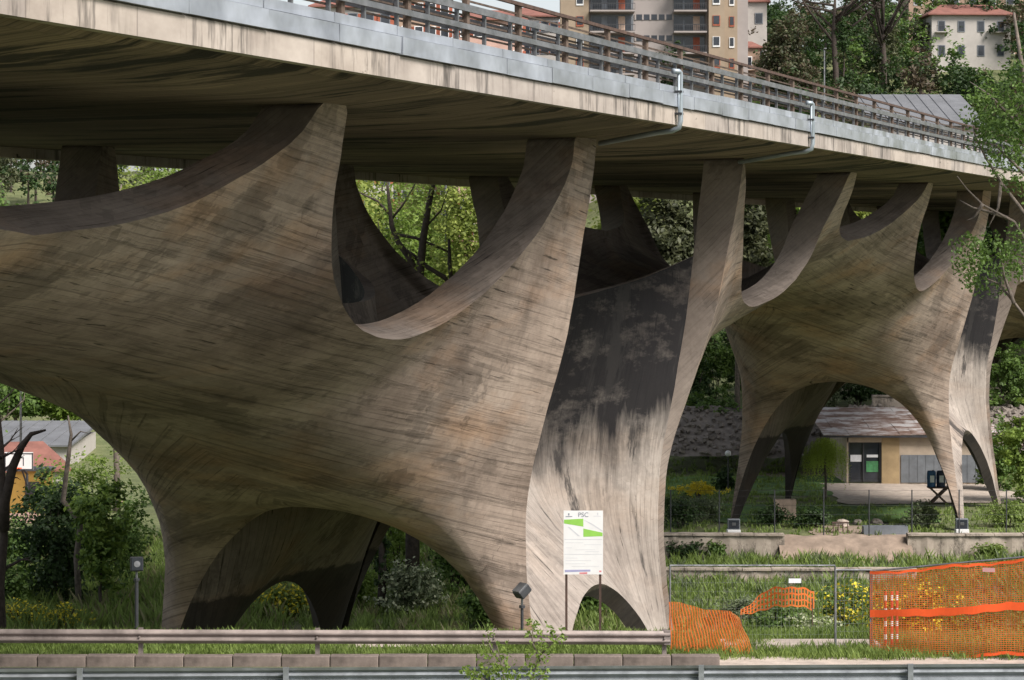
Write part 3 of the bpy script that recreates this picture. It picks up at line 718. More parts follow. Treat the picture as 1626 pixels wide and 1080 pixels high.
def rnd_dir():
    z = random.uniform(-1, 1); t = random.uniform(0, 6.283); r = math.sqrt(1 - z * z)
    return Vector((r * math.cos(t), r * math.sin(t), z))
def crown(mb, c, rad, clumps, per, size, cr, seed, flat=0.3, hollow=0.45, mat=0, droop=0.0, second=None):
    """leaf clumps spread through an uneven ellipsoid"""
    random.seed(seed); c = Vector(c)
    for k in range(clumps):
        d = rnd_dir(); lump = 0.72 + 0.28 * math.sin(3.1 * d.x + seed) * math.sin(2.7 * d.y + 1.3 * seed) + 0.16 * math.sin(5 * d.z + seed)
        r = (hollow + (1 - hollow) * random.random() ** 0.6) * lump
        q = c + Vector((d.x * rad[0], d.y * rad[1], d.z * rad[2])) * r
        cs = cr * random.uniform(.55, 1.3)
        for i in range(per):
            e = rnd_dir() * cs * random.random() ** .45; e.z *= (1 - flat)
            p = q + e + Vector((0, 0, -droop * random.random()))
            leaf(mb, p, size, rnd_dir() + Vector((0, 0, .8)) + d * .5, second if (second is not None and random.random() < .35) else mat)
def limbs(mb, base, top, r0, n, spread, seed, twig=True, lean=(0, 0)):
    """tapered trunk with crooked limbs; returns limb ends"""
    random.seed(seed); base = Vector(base); H = top; ends = []
    pts = []; k = 7
    for i in range(k + 1):
        u = i / k; pts.append(base + Vector((lean[0] * u + random.uniform(-.04, .04) * H * u * .5, lean[1] * u + random.uniform(-.04, .04) * H * u * .5, H * u)))
    mb.tube(pts, [r0 * (1 - .78 * i / k) * (1.25 if i == 0 else 1) for i in range(k + 1)], 8)
    for j in range(n):
        u = random.uniform(.32, .95); i = min(int(u * k), k - 1); s_ = pts[i].lerp(pts[i + 1], u * k - i)
        a = random.uniform(0, 6.283) if j else 0.5; Ln = spread * random.uniform(.55, 1.1) * (1.15 - .55 * u)
        q = [s_]
        d = Vector((math.cos(a), math.sin(a), random.uniform(.25, .9))).normalized()
        for t in range(4):
            d = (d + rnd_dir() * .28 + Vector((0, 0, .07))).normalized(); q.append(q[-1] + d * Ln / 4)
        rr = r0 * (1 - .78 * u) * .55; mb.tube(q, [rr * (1 - .2 * t) for t in range(5)], 6); ends.append(q[-1])
        if twig:
            for t in range(3):
                i2 = random.randint(1, 3); d2 = (q[i2 + 1] - q[i2]).normalized() + rnd_dir() * .8; d2.normalize(); p = q[i2]; w = [p, p + d2 * Ln * .2, p + (d2 + rnd_dir() * .3) * Ln * .38]
                mb.tube(w, [rr * .45, rr * .3, rr * .12], 5); ends.append(w[-1])
    return ends
TREES = {}
def tree(name, loc, H, rad, kind, label, group=None, clumps=150, per=26, size=.3, cr=.75, seed=1, trunk=.2, zc=.62, cat='tree', n=7, bark='bark', lean=(0, 0), flat=.3, hollow=.45, droop=0, second=None, rz=0):
    t = empty(name, loc, rz, label=label, cat=cat, group=group)
    tb = MB(); limbs(tb, (0, 0, -.4), H * .82, trunk, n, max(rad[0], rad[1]) * .95, seed, lean=lean); tb.build('trunk', M[bark], t, smooth=True)
    cb = MB(); crown(cb, (lean[0] * .7, lean[1] * .7, H * zc), rad, clumps, per, size, cr, seed, flat, hollow, 0, droop, 1 if second else None)
    cb.build('crown', [L[kind]] + ([L[second]] if second else []), t)
    return t
def bush(name, loc, rad, kind, label, group=None, clumps=70, per=26, size=.22, cr=.5, seed=1, cat='bush', second=None, hollow=.35):
    t = empty(name, loc, 0, label=label, cat=cat, group=group)
    cb = MB(); crown(cb, (0, 0, rad[2] * .75), rad, clumps, per, size, cr, seed, .25, hollow, 0, 0, 1 if second else None)
    cb.build('foliage', [L[kind]] + ([L[second]] if second else []), t)
    sb = MB(); random.seed(seed)
    for i in range(5):
        a = random.uniform(0, 6.28); sb.tube([(0, 0, -.3), (math.cos(a) * rad[0] * .2, math.sin(a) * rad[1] * .2, rad[2] * .6), (math.cos(a) * rad[0] * .45, math.sin(a) * rad[1] * .45, rad[2] * 1.2)], [.05, .035, .01], 5)
    sb.build('stems', M['bark'], t)
    return t
def copy_tree(o, loc, rz, sc=1.0, parent=None, label=None):
    c = o.copy(); COL.objects.link(c)
    if parent: c.parent = parent
    else:
        c.location = loc; c.rotation_euler = (0, 0, rz); c.scale = (sc, sc, sc)
        if label: c['label'] = label
    for ch in [x for x in bpy.data.objects if x.parent == o]: copy_tree(ch, None, 0, 1, c)
    return c
def G(X, Y, d=0.0): return (X, Y, ground(X, Y) + d)
def PX(x, Y): return (x - 813) / F_PX * Y          # world X of photo column x at depth Y

# --- left side, beyond the bridge
tree('leaning_tree', G(PX(2, 92), 92), 15.0, (2.2, 2.2, 1.6), 'fresh', 'thick dark tree trunk with an arching side branch at the left edge', clumps=12, seed=4, trunk=.24, zc=.9, bark='bark')
tb = bpy.data.objects['leaning_tree']
mb = MB(); x0, x1 = PX(8, 92) - PX(2, 92), PX(48, 92) - PX(2, 92)
mb.tube([(.1, 0, 5.2), (.15, -.1, 6.3), (.45, -.1, 7.6), (.8, -.1, 8.4), (1.15, -.1, 8.85), (1.7, -.1, 9.0)], [.22, .2, .17, .13, .09, .04], 8); mb.build('branch', M['bark'], tb, smooth=True)
bush('shrub_mass', G(PX(88, 106), 106), (2.3, 2.0, 3.9), 'dark', 'big dark green shrub left of the nearest pier foot', clumps=230, per=34, size=.24, cr=.55, seed=5)
tree('young_tree', G(PX(160, 103), 103), 7.2, (1.45, 1.3, 3.2), 'fresh', 'young pyramidal tree with bright yellow green leaves beside the left pier foot', clumps=190, per=30, size=.24, cr=.42, seed=6, trunk=.09, zc=.55, hollow=.2, second='mid')
mb = MB(); p = pix(100, 800, 104); q = pix(118, 690, 104)
t = empty('dead_tree', G(PX(112, 104), 104), 0, label='bare grey dead stem rising out of the dark shrub on the left', cat='tree')
o = Vector(t.location); mb.tube([(.4, 0, -.3), (.25, 0, 2.6), pix(128, 830, 104) - o, pix(100, 795, 104) - o, pix(108, 730, 104) - o, pix(113, 690, 104) - o, pix(108, 660, 104) - o], [.14, .13, .12, .12, .1, .07, .03], 7)
mb.tube([pix(113, 700, 104) - o, pix(128, 685, 104) - o, pix(140, 688, 104) - o], [.05, .03, .015], 5); mb.build('trunk', M['bark2'], t, smooth=True)
bush('flowering_shrub', G(PX(35, 99), 99), (1.9, 1.0, 1.05), 'weed', 'low patch of yellow flowers in the grass at the lower left', clumps=90, per=22, size=.14, cr=.35, seed=7, second='flower', cat='flowers', hollow=.6)
bush('flowering_shrub', G(PX(98, 99), 99), (1.2, .8, .95), 'weed', 'small clump of yellow flowers right of the bigger yellow patch', clumps=40, per=22, size=.14, cr=.32, seed=8, second='flower', cat='flowers', hollow=.6)
k = 0
for x, Y, yt, r, kd, sd_, lab in (
  (25, 228, 590, 3.2, 'mid', 11, 'round green tree behind the long grey hall at far left'),
  (105, 228, 600, 3.0, 'fresh', 12, 'leafy light green tree rising behind the grey hall roof on the left'),
  (-20, 128, 225, 4.2, 'mid', 13, 'tall green tree under the deck at the left picture edge'),
  (185, 150, 235, 3.4, 'yellow', 14, 'pale tree just under the deck at upper left'),
  (262, 160, 240, 3.6, 'fresh', 15, 'pale green treetop filling the narrow gap above the shell at left'),
  (545, 124, 215, 3.0, 'yellow', 16, 'tall yellow green tree left in the opening between the two near prongs'),
  (600, 142, 225, 3.2, 'fresh', 17, 'bright green poplar behind the dark forked tree'),
  (738, 150, 240, 2.6, 'yellow', 18, 'yellow green tree right of the dark forked tree in the opening'),
  (850, 165, 235, 3.8, 'mid', 19, 'mid green tree glimpsed high between the arched rims of the pier'),
  (672, 172, 250, 3.4, 'fresh', 20, 'light green treetop below the deck behind the forked tree'),
  (1000, 190, 250, 5.0, 'yellow', 21, 'pale olive hillside tree framed by the round opening left of centre right'),
  (1065, 185, 260, 4.5, 'olive', 22, 'olive green tree right in the opening beside the third prong'),
  (1170, 190, 250, 4.6, 'olive', 23, 'dull olive tree between the grey ribbon prong and the next pier'),
  (1265, 215, 260, 4.6, 'fresh', 24, 'bright green tree behind the far pier left prong'),
  (1365, 225, 270, 5.0, 'yellow', 25, 'sunlit green tree in the small gap between the far pier prongs'),
  (1490, 215, 270, 4.4, 'mid', 26, 'green tree behind the right prong of the far pier'),
):
    H = ((Y_HOR - yt) / F_PX * Y - ground(PX(x, Y), Y)) * (1.12 if yt < 500 else 1.0)
    tree('broadleaf_tree', G(PX(x, Y), Y), H, (r, r, H * .42), kd, lab, clumps=int(220 + H * r * 2.2), per=28 if Y > 180 else 46, size=.46 if Y > 180 else .27, cr=1.05, seed=sd_, trunk=.22, zc=.58, bark='bark2', hollow=.3)
# forked dark tree in the first opening
t = empty('forked_tree', G(PX(655, 112), 112), 0, label='dark forked tree with crooked bare branches seen through the first opening', cat='tree'); o = Vector(t.location)
mb = MB(); P = lambda x, y: pix(x, y, 112) - o
mb.tube([(0, 0, -.4), P(655, 700), P(660, 560), P(662, 480), P(668, 420), P(672, 380), P(680, 330), P(688, 290), P(690, 250)], [.34, .3, .26, .23, .19, .17, .14, .12, .08], 8)
mb.tube([P(664, 440), P(650, 410), P(632, 385), P(622, 360), P(618, 320), P(614, 285)], [.18, .16, .13, .12, .09, .05], 7)
mb.tube([P(632, 390), P(655, 405), P(680, 425), P(705, 440), P(718, 456), P(714, 420), P(713, 380)], [.1, .1, .1, .11, .12, .1, .06], 6)
mb.tube([P(628, 372), P(660, 378), P(690, 390), P(712, 400)], [.09, .08, .07, .05], 6)
mb.tube([P(622, 345), P(600, 320), P(575, 308), P(562, 302)], [.07, .06, .04, .02], 5)
mb.tube([P(620, 350), P(640, 325), P(655, 300), P(665, 280)], [.07, .05, .04, .02], 5); mb.tube([P(676, 360), P(700, 335), P(712, 300)], [.06, .04, .02], 5)
mb.tube([P(650, 420), P(625, 400), P(605, 385), P(600, 350)], [.06, .05, .04, .02], 5)
mb.build('trunk', M['bark'], t, smooth=True)
cb = MB()
random.seed(31)
for k in range(60):
    x, y = random.uniform(545, 735), random.uniform(285, 440); q = P(x, y) + Vector((0, random.uniform(-1.5, 1.5), 0))
    for i in range(12): leaf(cb, q + rnd_dir() * .35, .2, rnd_dir() + Vector((0, 0, .6)))
cb.build('crown', L['yellow'], t)
# under the first arch
for x, Y, w, top, lab in ((606, 106, .34, 800, 'dark ivy covered trunk just right of the back leg under the arch'), (570, 112, .2, 880, 'thin dark trunk beside the back leg under the arch'), (702, 118, .5, 850, 'dark columnar conifer in the middle of the arch opening'), (742, 112, .38, 885, 'short dark columnar conifer by the right foot of the arch')):
    t = empty('ivy_trunk' if w < .36 else 'columnar_conifer', G(PX(x, Y), Y), 0, label=lab, cat='tree')
    Hh = (Y_HOR - top) / F_PX * Y - t.location.z + 1.0
    tb_ = MB(); tb_.tube([(0, 0, -.3), (.03, 0, Hh * .4), (-.02, 0, Hh * .8), (.05, 0, Hh + (3 if w < .36 else 0))], [w * .6, w * .5, w * .4, w * .15], 8); tb_.build('trunk', M['bark'], t, smooth=True)
    cb = MB(); crown(cb, (0, 0, Hh * .5), (w * 1.25, w * 1.25, Hh * .52), 60 if w < .36 else 110, 22, .16, w * .45, int(x), .1, .6); cb.build('crown', L['dark'], t)
for x, Y, rr, kd, sec, sd_, lab in ((652, 106, (1.7, 1.2, 1.5), 'grey', 'white', 41, 'shrub dusted with creamy white blossom under the big arch'), (632, 116, (1.9, 1.2, 3.1), 'fresh', None, 42, 'bright green bush behind the blossom under the arch'), (722, 112, (1.9, 1.4, 2.6), 'mid', None, 43, 'green bush behind the dark conifers under the arch'), (560, 108, (1.3, 1.0, 1.2), 'fresh', None, 44, 'light green bush left under the arch behind the back leg'), (768, 101, (1.2, 1.0, 1.3), 'mid', None, 45, 'small green bush against the foot right of the arch'), (925, 104, (1.9, 1.2, 1.2), 'mid', None, 46, 'dark green undergrowth seen through the small low arch'), (450, 104, (1.6, 1.0, .8), 'weed', 'flower', 47, 'yellow green weeds seen through the far side arch'),
    (690, 128, (4.2, 2.0, 4.6), 'fresh', None, 48, 'tall green thicket closing the view under the arch'), (150, 116, (1.6, 1.3, 4.2), 'fresh', None, 49, 'tall light green shrub behind the young tree on the left'), (205, 112, (1.3, 1.2, 3.0), 'mid', None, 50, 'green shrub tucked behind the left pier foot'), (30, 120, (1.4, 1.2, 1.9), 'mid', None, 84, 'green shrub under the basketball hoop'), (85, 132, (1.8, 1.3, 2.6), 'fresh', None, 85, 'light green shrub in front of the low house with the pale red roof'), (10, 103, (1.2, 1.0, 1.4), 'mid', None, 86, 'green bush in the lower left corner behind the yellow flowers')):
    bush('bush', G(PX(x, Y), Y), rr, kd, lab, clumps=110, per=28, size=.2, cr=.5, seed=sd_, second=sec)
# --- right side
for x, Y, rr, kd, sec, sd_, lab in ((1125, 176, (3.4, 2.2, 3.6), 'mid', None, 51, 'dense green bush on top of the stony bank right of the ribbon prong'), (1090, 184, (3, 2, 4.4), 'dark', None, 52, 'dark green bush behind the ribbon prong'),
    (1362, 192, (3.8, 2, 2.2), 'dark', None, 53, 'dark hedge above the shed roof inside the far arch'), (1440, 194, (3.4, 2, 2.4), 'mid', None, 54, 'green hedge right above the shed roof'), (1300, 191, (3.0, 1.4, 1.6), 'grey', None, 55, 'grey green grassy tuft left above the shed roof'),
    (1135, 198, (4.4, 2, 4.0), 'mid', None, 87, 'wide green bush higher up behind the stony bank'), (1180, 204, (4.0, 2, 4.4), 'dark', None, 88, 'dark green bush behind the left edge of the far pier'), (1400, 212, (6.5, 2, 4.5), 'dark', None, 89, 'long dark thicket filling the top of the far arch'), (1080, 210, (4.5, 2, 5.2), 'olive', None, 90, 'olive thicket glimpsed right of the slim grey ribbon prong'), (1110, 140, (2.0, 1.4, 1.0), 'grey', None, 56, 'grey green hedge below the row of yellow flowers'), (1080, 137, (1.3, 1.1, 1.3), 'dark', None, 57, 'dark bush at the wall beside the temporary fence'),
    (1228, 138.0, (1.1, .9, .8), 'dark', None, 58, 'low dark bush right of the far pier left foot'), (1290, 137, (1.5, .8, .75), 'dark', None, 59, 'dark creeping bush beside the small bench'), (1465, 137.5, (1.3, .8, .9), 'grey', None, 60, 'grey weeds left of the far pier right foot'), (1600, 138, (2.2, 1.2, .9), 'weed', None, 61, 'green weeds on the wall top at right edge'),
    (1585, 158, (2.2, 2.0, 3.2), 'mid', None, 62, 'leafy green bush right of the last pale leg'), (1610, 176, (3.4, 2.4, 6.0), 'mid', None, 63, 'tall green bush at the right edge behind the leg'), (1640, 150, (3.4, 2.2, 4.6), 'fresh', None, 64, 'bright green bush touching the right picture edge'),
    (1525, 170, (1.6, 1.2, 2.4), 'fresh', None, 65, 'climbing greenery seen through the small far arch'), (1150, 158, (.55, .5, .8), 'dark', None, 66, 'small round dark bush under the white globe lamp'),
    (1290, 100, (2.0, 1.5, 1.1), 'white', 'weed', 67, 'pale flowering shrub behind the temporary fence'), (1230, 104, (1.6, 1.4, 1.2), 'mid', None, 68, 'green bush left of the pale flowering shrub'), (1345, 106, (1.8, 1.4, 1.6), 'mid', 'flower', 69, 'dark green bush with yellow flowers behind the fence post'), (1175, 108, (1.5, 1.2, .9), 'grey', None, 70, 'grey scrubby bush behind the torn orange net'), (1320, 92, (2.0, 1.0, .9), 'weed', None, 71, 'low light green weeds below the pale flowering shrub'),
    (1460, 104, (2.6, 1.2, 1.6), 'mid', 'flower', 72, 'bush with yellow flowers behind the orange net'), (1575, 102, (2.4, 1.2, 1.3), 'weed', None, 73, 'weedy bush behind the right part of the orange net'),
    (1090, 131, (1.1, .5, .6), 'dark', None, 74, 'dark weeds at the foot of the left piece of old wall'), (1135, 131, (.5, .4, .6), 'mid', None, 75, 'small green weed growing against the old wall'), (1575, 130.6, (1.2, .4, .55), 'weed', None, 76, 'weeds along the foot of the right piece of old wall')):
    bush('bush', G(PX(x, Y), Y), rr, kd, lab, clumps=int(40 + 15 * rr[0] * rr[2]), per=28, size=.17 if Y < 145 else .26, cr=.42, seed=sd_, second=sec)
bush('flower_hedge', G(PX(1108, 150), 150, .35), (1.8, .5, .65), 'flower', 'trimmed row of bright yellow flowers in the garden', clumps=90, per=24, size=.12, cr=.22, seed=77, cat='hedge')
# weeping willow
t = empty('weeping_willow', G(PX(1310, 152), 152), 0, label='small round weeping willow on the lawn in front of the shed', cat='tree')
tb_ = MB(); tb_.tube([(0, 0, -.2), (.05, 0, 1.2), (0, 0, 2.4), (.1, 0, 3.2)], [.1, .08, .07, .04], 7); tb_.build('trunk', M['bark2'], t, smooth=True)
cb = MB(); random.seed(78)
for k in range(330):
    a = random.uniform(0, 6.283); r = 1.45 * math.sqrt(random.random()); top = 3.95 - .5 * (r / 1.45) ** 2 * 1.6; ln = random.uniform(.9, 2.3) * (0.6 + .5 * r / 1.45)
    for i in range(22):
        u = i / 22; leaf(cb, Vector((r * math.cos(a) * (1 + .14 * u), r * math.sin(a) * (1 + .14 * u), top - ln * u)) + rnd_dir() * .05, .13, Vector((math.cos(a), math.sin(a), .5)) + rnd_dir() * .5, 0, .35)
cb.build('crown', leaf_material('bright_willow_leaves', (0.25, 0.34, 0.04), (0.55, 0.68, 0.14), 0.5), t)
# overhanging tree at the upper right, rooted outside the frame
t = empty('overhanging_tree', G(PX(1700, 84), 84), 0, label='leafy tree with bare lower twigs hanging in from the right edge', cat='tree'); o = Vector(t.location)
P = lambda x, y, dy=0: pix(x, y, 84 + dy) - o
mb = MB()
mb.tube([(0, 0, -.5), P(1698, 800), P(1680, 600), P(1660, 420), P(1645, 250), P(1625, 120), P(1610, 20)], [.3, .27, .22, .18, .14, .09, .04], 8)
for br_ in ([(1665, 470), (1640, 400), (1610, 352), (1560, 325), (1535, 300), (1520, 280)], [(1600, 346), (1565, 335), (1545, 330), (1524, 318)], [(1655, 380), (1620, 330), (1590, 290), (1565, 250), (1548, 215), (1542, 180)], [(1672, 560), (1640, 520), (1610, 480), (1585, 450), (1560, 440)], [(1648, 300), (1610, 260), (1580, 230), (1545, 225)], [(1640, 220), (1600, 180), (1570, 150), (1540, 130)], [(1590, 290), (1585, 330), (1570, 360)], [(1610, 482), (1595, 440), (1588, 400)], [(1560, 325), (1548, 345), (1535, 350)]):
    mb.tube([P(x, y, .3 * math.sin(i * 2.3 + br_[0][1])) for i, (x, y) in enumerate(br_)], [.075 * (1 - .8 * i / (len(br_) - 1)) for i in range(len(br_))], 6)
mb.build('trunk', M['bark2'], t, smooth=True)
cb = MB(); random.seed(79)
def puff(cx, cy, rx, ry, n, per=22, sz=.15):
    for k in range(n):
        a = random.uniform(0, 6.283); r = math.sqrt(random.random()); q = P(cx + rx * r * math.cos(a), cy + ry * r * math.sin(a), random.uniform(-1.4, 1.4))
        for i in range(per): leaf(cb, q + rnd_dir() * .26, sz, rnd_dir() + Vector((0, 0, .7)))
puff(1598, 160, 52, 62, 75); puff(1565, 215, 30, 36, 22); puff(1610, 260, 40, 50, 34); puff(1570, 420, 48, 48, 48); puff(1540, 400, 26, 26, 14); puff(1610, 400, 24, 40, 22); puff(1640, 200, 40, 120, 60); puff(1555, 190, 22, 22, 10)
cb.build('crown', L['mid'], t)
# sapling growing in front of the nearest guardrail
t = empty('sapling', G(PX(795, 44.6), 44.6), 0, label='light green leafy sapling growing in front of the guardrails', cat='plant'); o = Vector(t.location)
P = lambda x, y, dy=0: pix(x, y, 44.6 + dy) - o
mb = MB(); stems = [[(800, 1160), (800, 1075), (793, 1040), (783, 1005)], [(806, 1160), (845, 1075), (858, 1040), (862, 1000)], [(796, 1160), (770, 1080), (745, 1062)], [(806, 1150), (850, 1085), (868, 1066)], [(793, 1050), (780, 1030), (775, 1016)], [(858, 1040), (880, 1018), (890, 1008)], [(858, 1050), (845, 1020), (846, 995)]]
for sm_ in stems: mb.tube([P(*q) for q in sm_], [.02, .014, .009, .005][:len(sm_)], 6)
mb.build('stem', M['bark2'], t, smooth=True)
cb = MB(); random.seed(80)
for cx, cy, rx, ry, n in ((790, 1040, 32, 26, 70), (858, 1020, 26, 34, 75), (782, 1070, 46, 14, 70), (850, 1066, 26, 14, 40), (776, 1002, 10, 10, 10), (885, 1008, 14, 12, 18), (745, 1066, 14, 10, 18), (846, 992, 8, 8, 10), (800, 1085, 50, 14, 40)):
    for k in range(n):
        a = random.uniform(0, 6.283); r = math.sqrt(random.random()); q = P(cx + rx * r * math.cos(a), cy + ry * r * math.sin(a), random.uniform(-.25, .25))
        for i in range(3): leaf(cb, q + rnd_dir() * .04, .085, rnd_dir() + Vector((0, -.3, .9)), 0, .55)
cb.build('foliage', L['fresh'], t)
# --- ground cover
random.seed(90)
def tufts(name, n, xr, yr, h, kind, ok=lambda X, Y: True, w=.05, per=6, second=None, dens=None):
    mb = MB(); k = 0
    while k < n:
        X = random.uniform(*xr); Y = random.uniform(*yr)
        if not ok(X, Y): continue
        c = .5 + .5 * nz(X, Y, 2.2, 7)
        if random.random() > .25 + c: continue
        k += 1; g0 = ground(X, Y); hh = h * random.uniform(.4, 1.3) * (.6 + .8 * c); mt = 1 if (second and random.random() < .2) else 0
        for i in range(per):
            a = random.uniform(0, 6.283); l_ = random.uniform(.1, .6) * hh; bx, by = X + random.uniform(-.18, .18), Y + random.uniform(-.18, .18)
            ww = w * random.uniform(.6, 1.3); ca_, sa_ = math.cos(a), math.sin(a); b0 = len(mb.v); H_ = hh * random.uniform(.55, 1.1)
            mb.v += [(bx - sa_ * ww, by + ca_ * ww, g0 - .03), (bx + sa_ * ww, by - ca_ * ww, g0 - .03), (bx + ca_ * l_ * .4 + sa_ * ww * .6, by + sa_ * l_ * .4 - ca_ * ww * .6, g0 + H_ * .6), (bx + ca_ * l_, by + sa_ * l_, g0 + H_)]
            mb.f.append((b0, b0 + 1, b0 + 2, b0 + 3)); mb.m.append(mt)
    return mb.build(name, [L[kind]] + ([L[second]] if second else []), kind='stuff')
def infoot(X, Y):
    s_, t_ = st_of((X, Y)); return abs(abs(s_) - 6.8) < 1.2 and abs(abs(t_) - 6.8) < 1.2
tufts('verge_grass', 6800, (-13, 13.5), (54.3, 58.6), .22, 'weed', lambda X, Y: not (-3.9 < X < -.2 and 55.8 < Y < 57.2) and not (6 < X < 9 and 55.6 < Y < 56.8), .012, 8)
tufts('meadow_grass', 9000, (-26, 8), (84, 132), .55, 'weed', lambda X, Y: not infoot(X, Y), .035, 7, 'straw')
tufts('tall_weeds', 2600, (-26, -9.5), (92, 112), 1.0, 'weed', lambda X, Y: not infoot(X, Y), .03, 7, 'straw')
tufts('rough_weeds', 7200, (5.5, 30), (88, 130.5), .6, 'weed', lambda X, Y: True, .04, 7, 'grey')
tufts('garden_grass', 3500, (6, 40), (131.8, 176), .28, 'weed', lambda X, Y: not (20 < X < 33 and 149 < Y < 172) and not infoot((X - 23.9), (Y - 64.9)), .05, 6)

# ------------------------------------------------------------------ small structures near the pier
def oldwall_mat():
    m, ns, ls, b = mat_new('old_stained_wall'); tc = ns.new('ShaderNodeTexCoord'); ob = tc.outputs['Object']
    c0 = ramp(ns, [(0.3, (0.24, 0.20, 0.165)), (0.7, (0.44, 0.38, 0.32))]); ls.new(noise(ns, ls, ob, 0.9, 7, 0.7), c0.inputs[0])
    d = ramp(ns, [(0.52, 1.0), (0.62, 0.25)]); ls.new(noise(ns, ls, scaled(ns, ls, ob, (1.0, 1.0, 0.5)), 1.0, 7, 0.7), d.inputs[0])
    c = mixc(ns, ls, c0.outputs[0], d.outputs[0], 0.75, 'MULTIPLY'); ls.new(c, b.inputs['Base Color']); b.inputs['Roughness'].default_value = .95
    bump(ns, ls, b, d.outputs[0], .5, .06); return m
M['oldwall'] = oldwall_mat()
M['white'] = simple('white_paint', (0.72, 0.72, 0.72), 0.5, 0, 0.06, 2)
M['ochre'] = simple('ochre_plaster', (0.34, 0.25, 0.14), 0.95, 0, 0.22, 1.0)
M['cream'] = simple('stained_cream_plaster', (0.42, 0.345, 0.27), 0.95, 0, 0.2, 0.8)
M['glass'] = simple('dark_window_glass', (0.03, 0.035, 0.045), 0.12, 0, 0.3, 1)
M['sheetmetal'] = simple('blue_grey_sheet_metal', (0.17, 0.185, 0.205), 0.6, 0.3, 0.25, 1.2)
M['blue'] = simple('blue_plastic', (0.02, 0.09, 0.22), 0.5, 0, 0.2, 3)
M['navy'] = simple('dark_blue_plastic', (0.015, 0.025, 0.06), 0.5, 0, 0.2, 3)
M['paper'] = simple('white_label', (0.7, 0.72, 0.75), 0.6, 0, 0.1, 8)
M['wood'] = simple('dark_timber', (0.09, 0.06, 0.045), 0.9, 0, 0.4, 4)
M['palewood'] = simple('pale_pink_board', (0.50, 0.37, 0.29), 0.9, 0, 0.2, 3)
M['stone'] = simple('grey_rubble', (0.19, 0.165, 0.145), 0.95, 0, 0.35, 2.0, 0.6)
M['screen_green'] = simple('green_poster', (0.06, 0.22, 0.09), 0.5, 0, 0.6, 3.0)
def wall_piece(name, x0, x1, Y, ztop, zbot, th, label, m='oldwall', seed=1):
    """a length of old wall with a broken, wavering top"""
    w = empty(name, ((x0 + x1) / 2, Y, zbot), 0, label=label, cat='wall'); random.seed(seed); mb = MB(); n = max(4, int((x1 - x0) / .35)); H = ztop - zbot
    for i in range(n + 1):
        X = x0 + (x1 - x0) * i / n - (x0 + x1) / 2; j = random.uniform(-.05, .05); h = H + random.uniform(-.06, .05)
        for y, z in ((-th / 2 + j * .5, -.4), (-th / 2 + j, H * .5), (-th / 2 + .02 + j, h), (th / 2, h), (th / 2, -.4)): mb.v.append((X, y, z))
    for i in range(n):
        for k in range(4): mb.f.append((i * 5 + k, i * 5 + 5 + k, i * 5 + 6 + k, i * 5 + 1 + k)); mb.m.append(0)
    mb.f.append((0, 1, 2, 3, 4)); mb.m.append(0); mb.f.append(tuple(n * 5 + k for k in (4, 3, 2, 1, 0))); mb.m.append(0)
    mb.build('wall_body', M[m], w)
    cp = MB(); k = int((x1 - x0) / 1.4)
    for i in range(k):
        X = (i + .5) * (x1 - x0) / k - (x1 - x0) / 2; cp.box((X, -.03, H + .07 + random.uniform(-.02, .02)), ((x1 - x0) / k - .03, th + .14, .1), random.uniform(-.01, .01))
    cp.build('coping', M[m], w); return w
Yw = 131.4
wall_piece('old_wall', PX(1050, Yw), PX(1245, Yw), Yw, -15.62, -17.2, .6, 'left piece of old stained retaining wall in front of the far pier', seed=4)
wall_piece('old_wall', PX(1440, Yw), PX(1760, Yw), Yw, -15.62, -17.3, .6, 'right piece of old stained retaining wall in front of the far pier', seed=5)
wall_piece('low_wall', PX(1040, 122), PX(1455, 122), 122, -16.25, -17.0, .5, 'long low weathered wall behind the temporary fence', seed=6)
mb = MB(); nX = 26
for i in range(9):
    for j in range(nX + 1):
        X = lerp(PX(1236, Yw), PX(1446, Yw), j / nX); u = i / 8; mb.v.append((X, Yw - 2.6 + 3.6 * u, lerp(-17.15, -15.7, sm(0, 1, u)) + .12 * nz(X, u * 4, .9, 2)))
for i in range(8):
    for j in range(nX): mb.f.append((i * (nX + 1) + j, i * (nX + 1) + j + 1, (i + 1) * (nX + 1) + j + 1, (i + 1) * (nX + 1) + j)); mb.m.append(0)
mb.build('soil_ramp', M['soil'], smooth=True, kind='structure')
sheet('bare_soil', M['soil'], PX(1290, 134), PX(1450, 134), 132.6, 138.0, .05, .5, .6)
# wire fence along the wall top
f = empty('wire_fence', (20, 132.3, -15.6), 0, label='thin dark wire fence along the wall top in front of the far pier', cat='fence'); pm = MB(); pm.tube([(0, 0, -.3), (0, 0, 2.35)], .035, 6); me = None
for x in (1065, 1142, 1230, 1308, 1380, 1448, 1523, 1598, 1675):
    if me is None: o = pm.build('post', M['dark_metal'], f); me = o.data
    else: o = bpy.data.objects.new('post', me); COL.objects.link(o); o.parent = f
    o.location = (PX(x, 132.3) - 20, 0, 0)
wm = MB()
for z in (.5, 1.0, 1.5, 2.0, 2.3): wm.tube([(PX(1065, 132.3) - 20, 0, z), (PX(1675, 132.3) - 20, 0, z)], .006, 4)
wm.build('wires', M['dark_metal'], f)
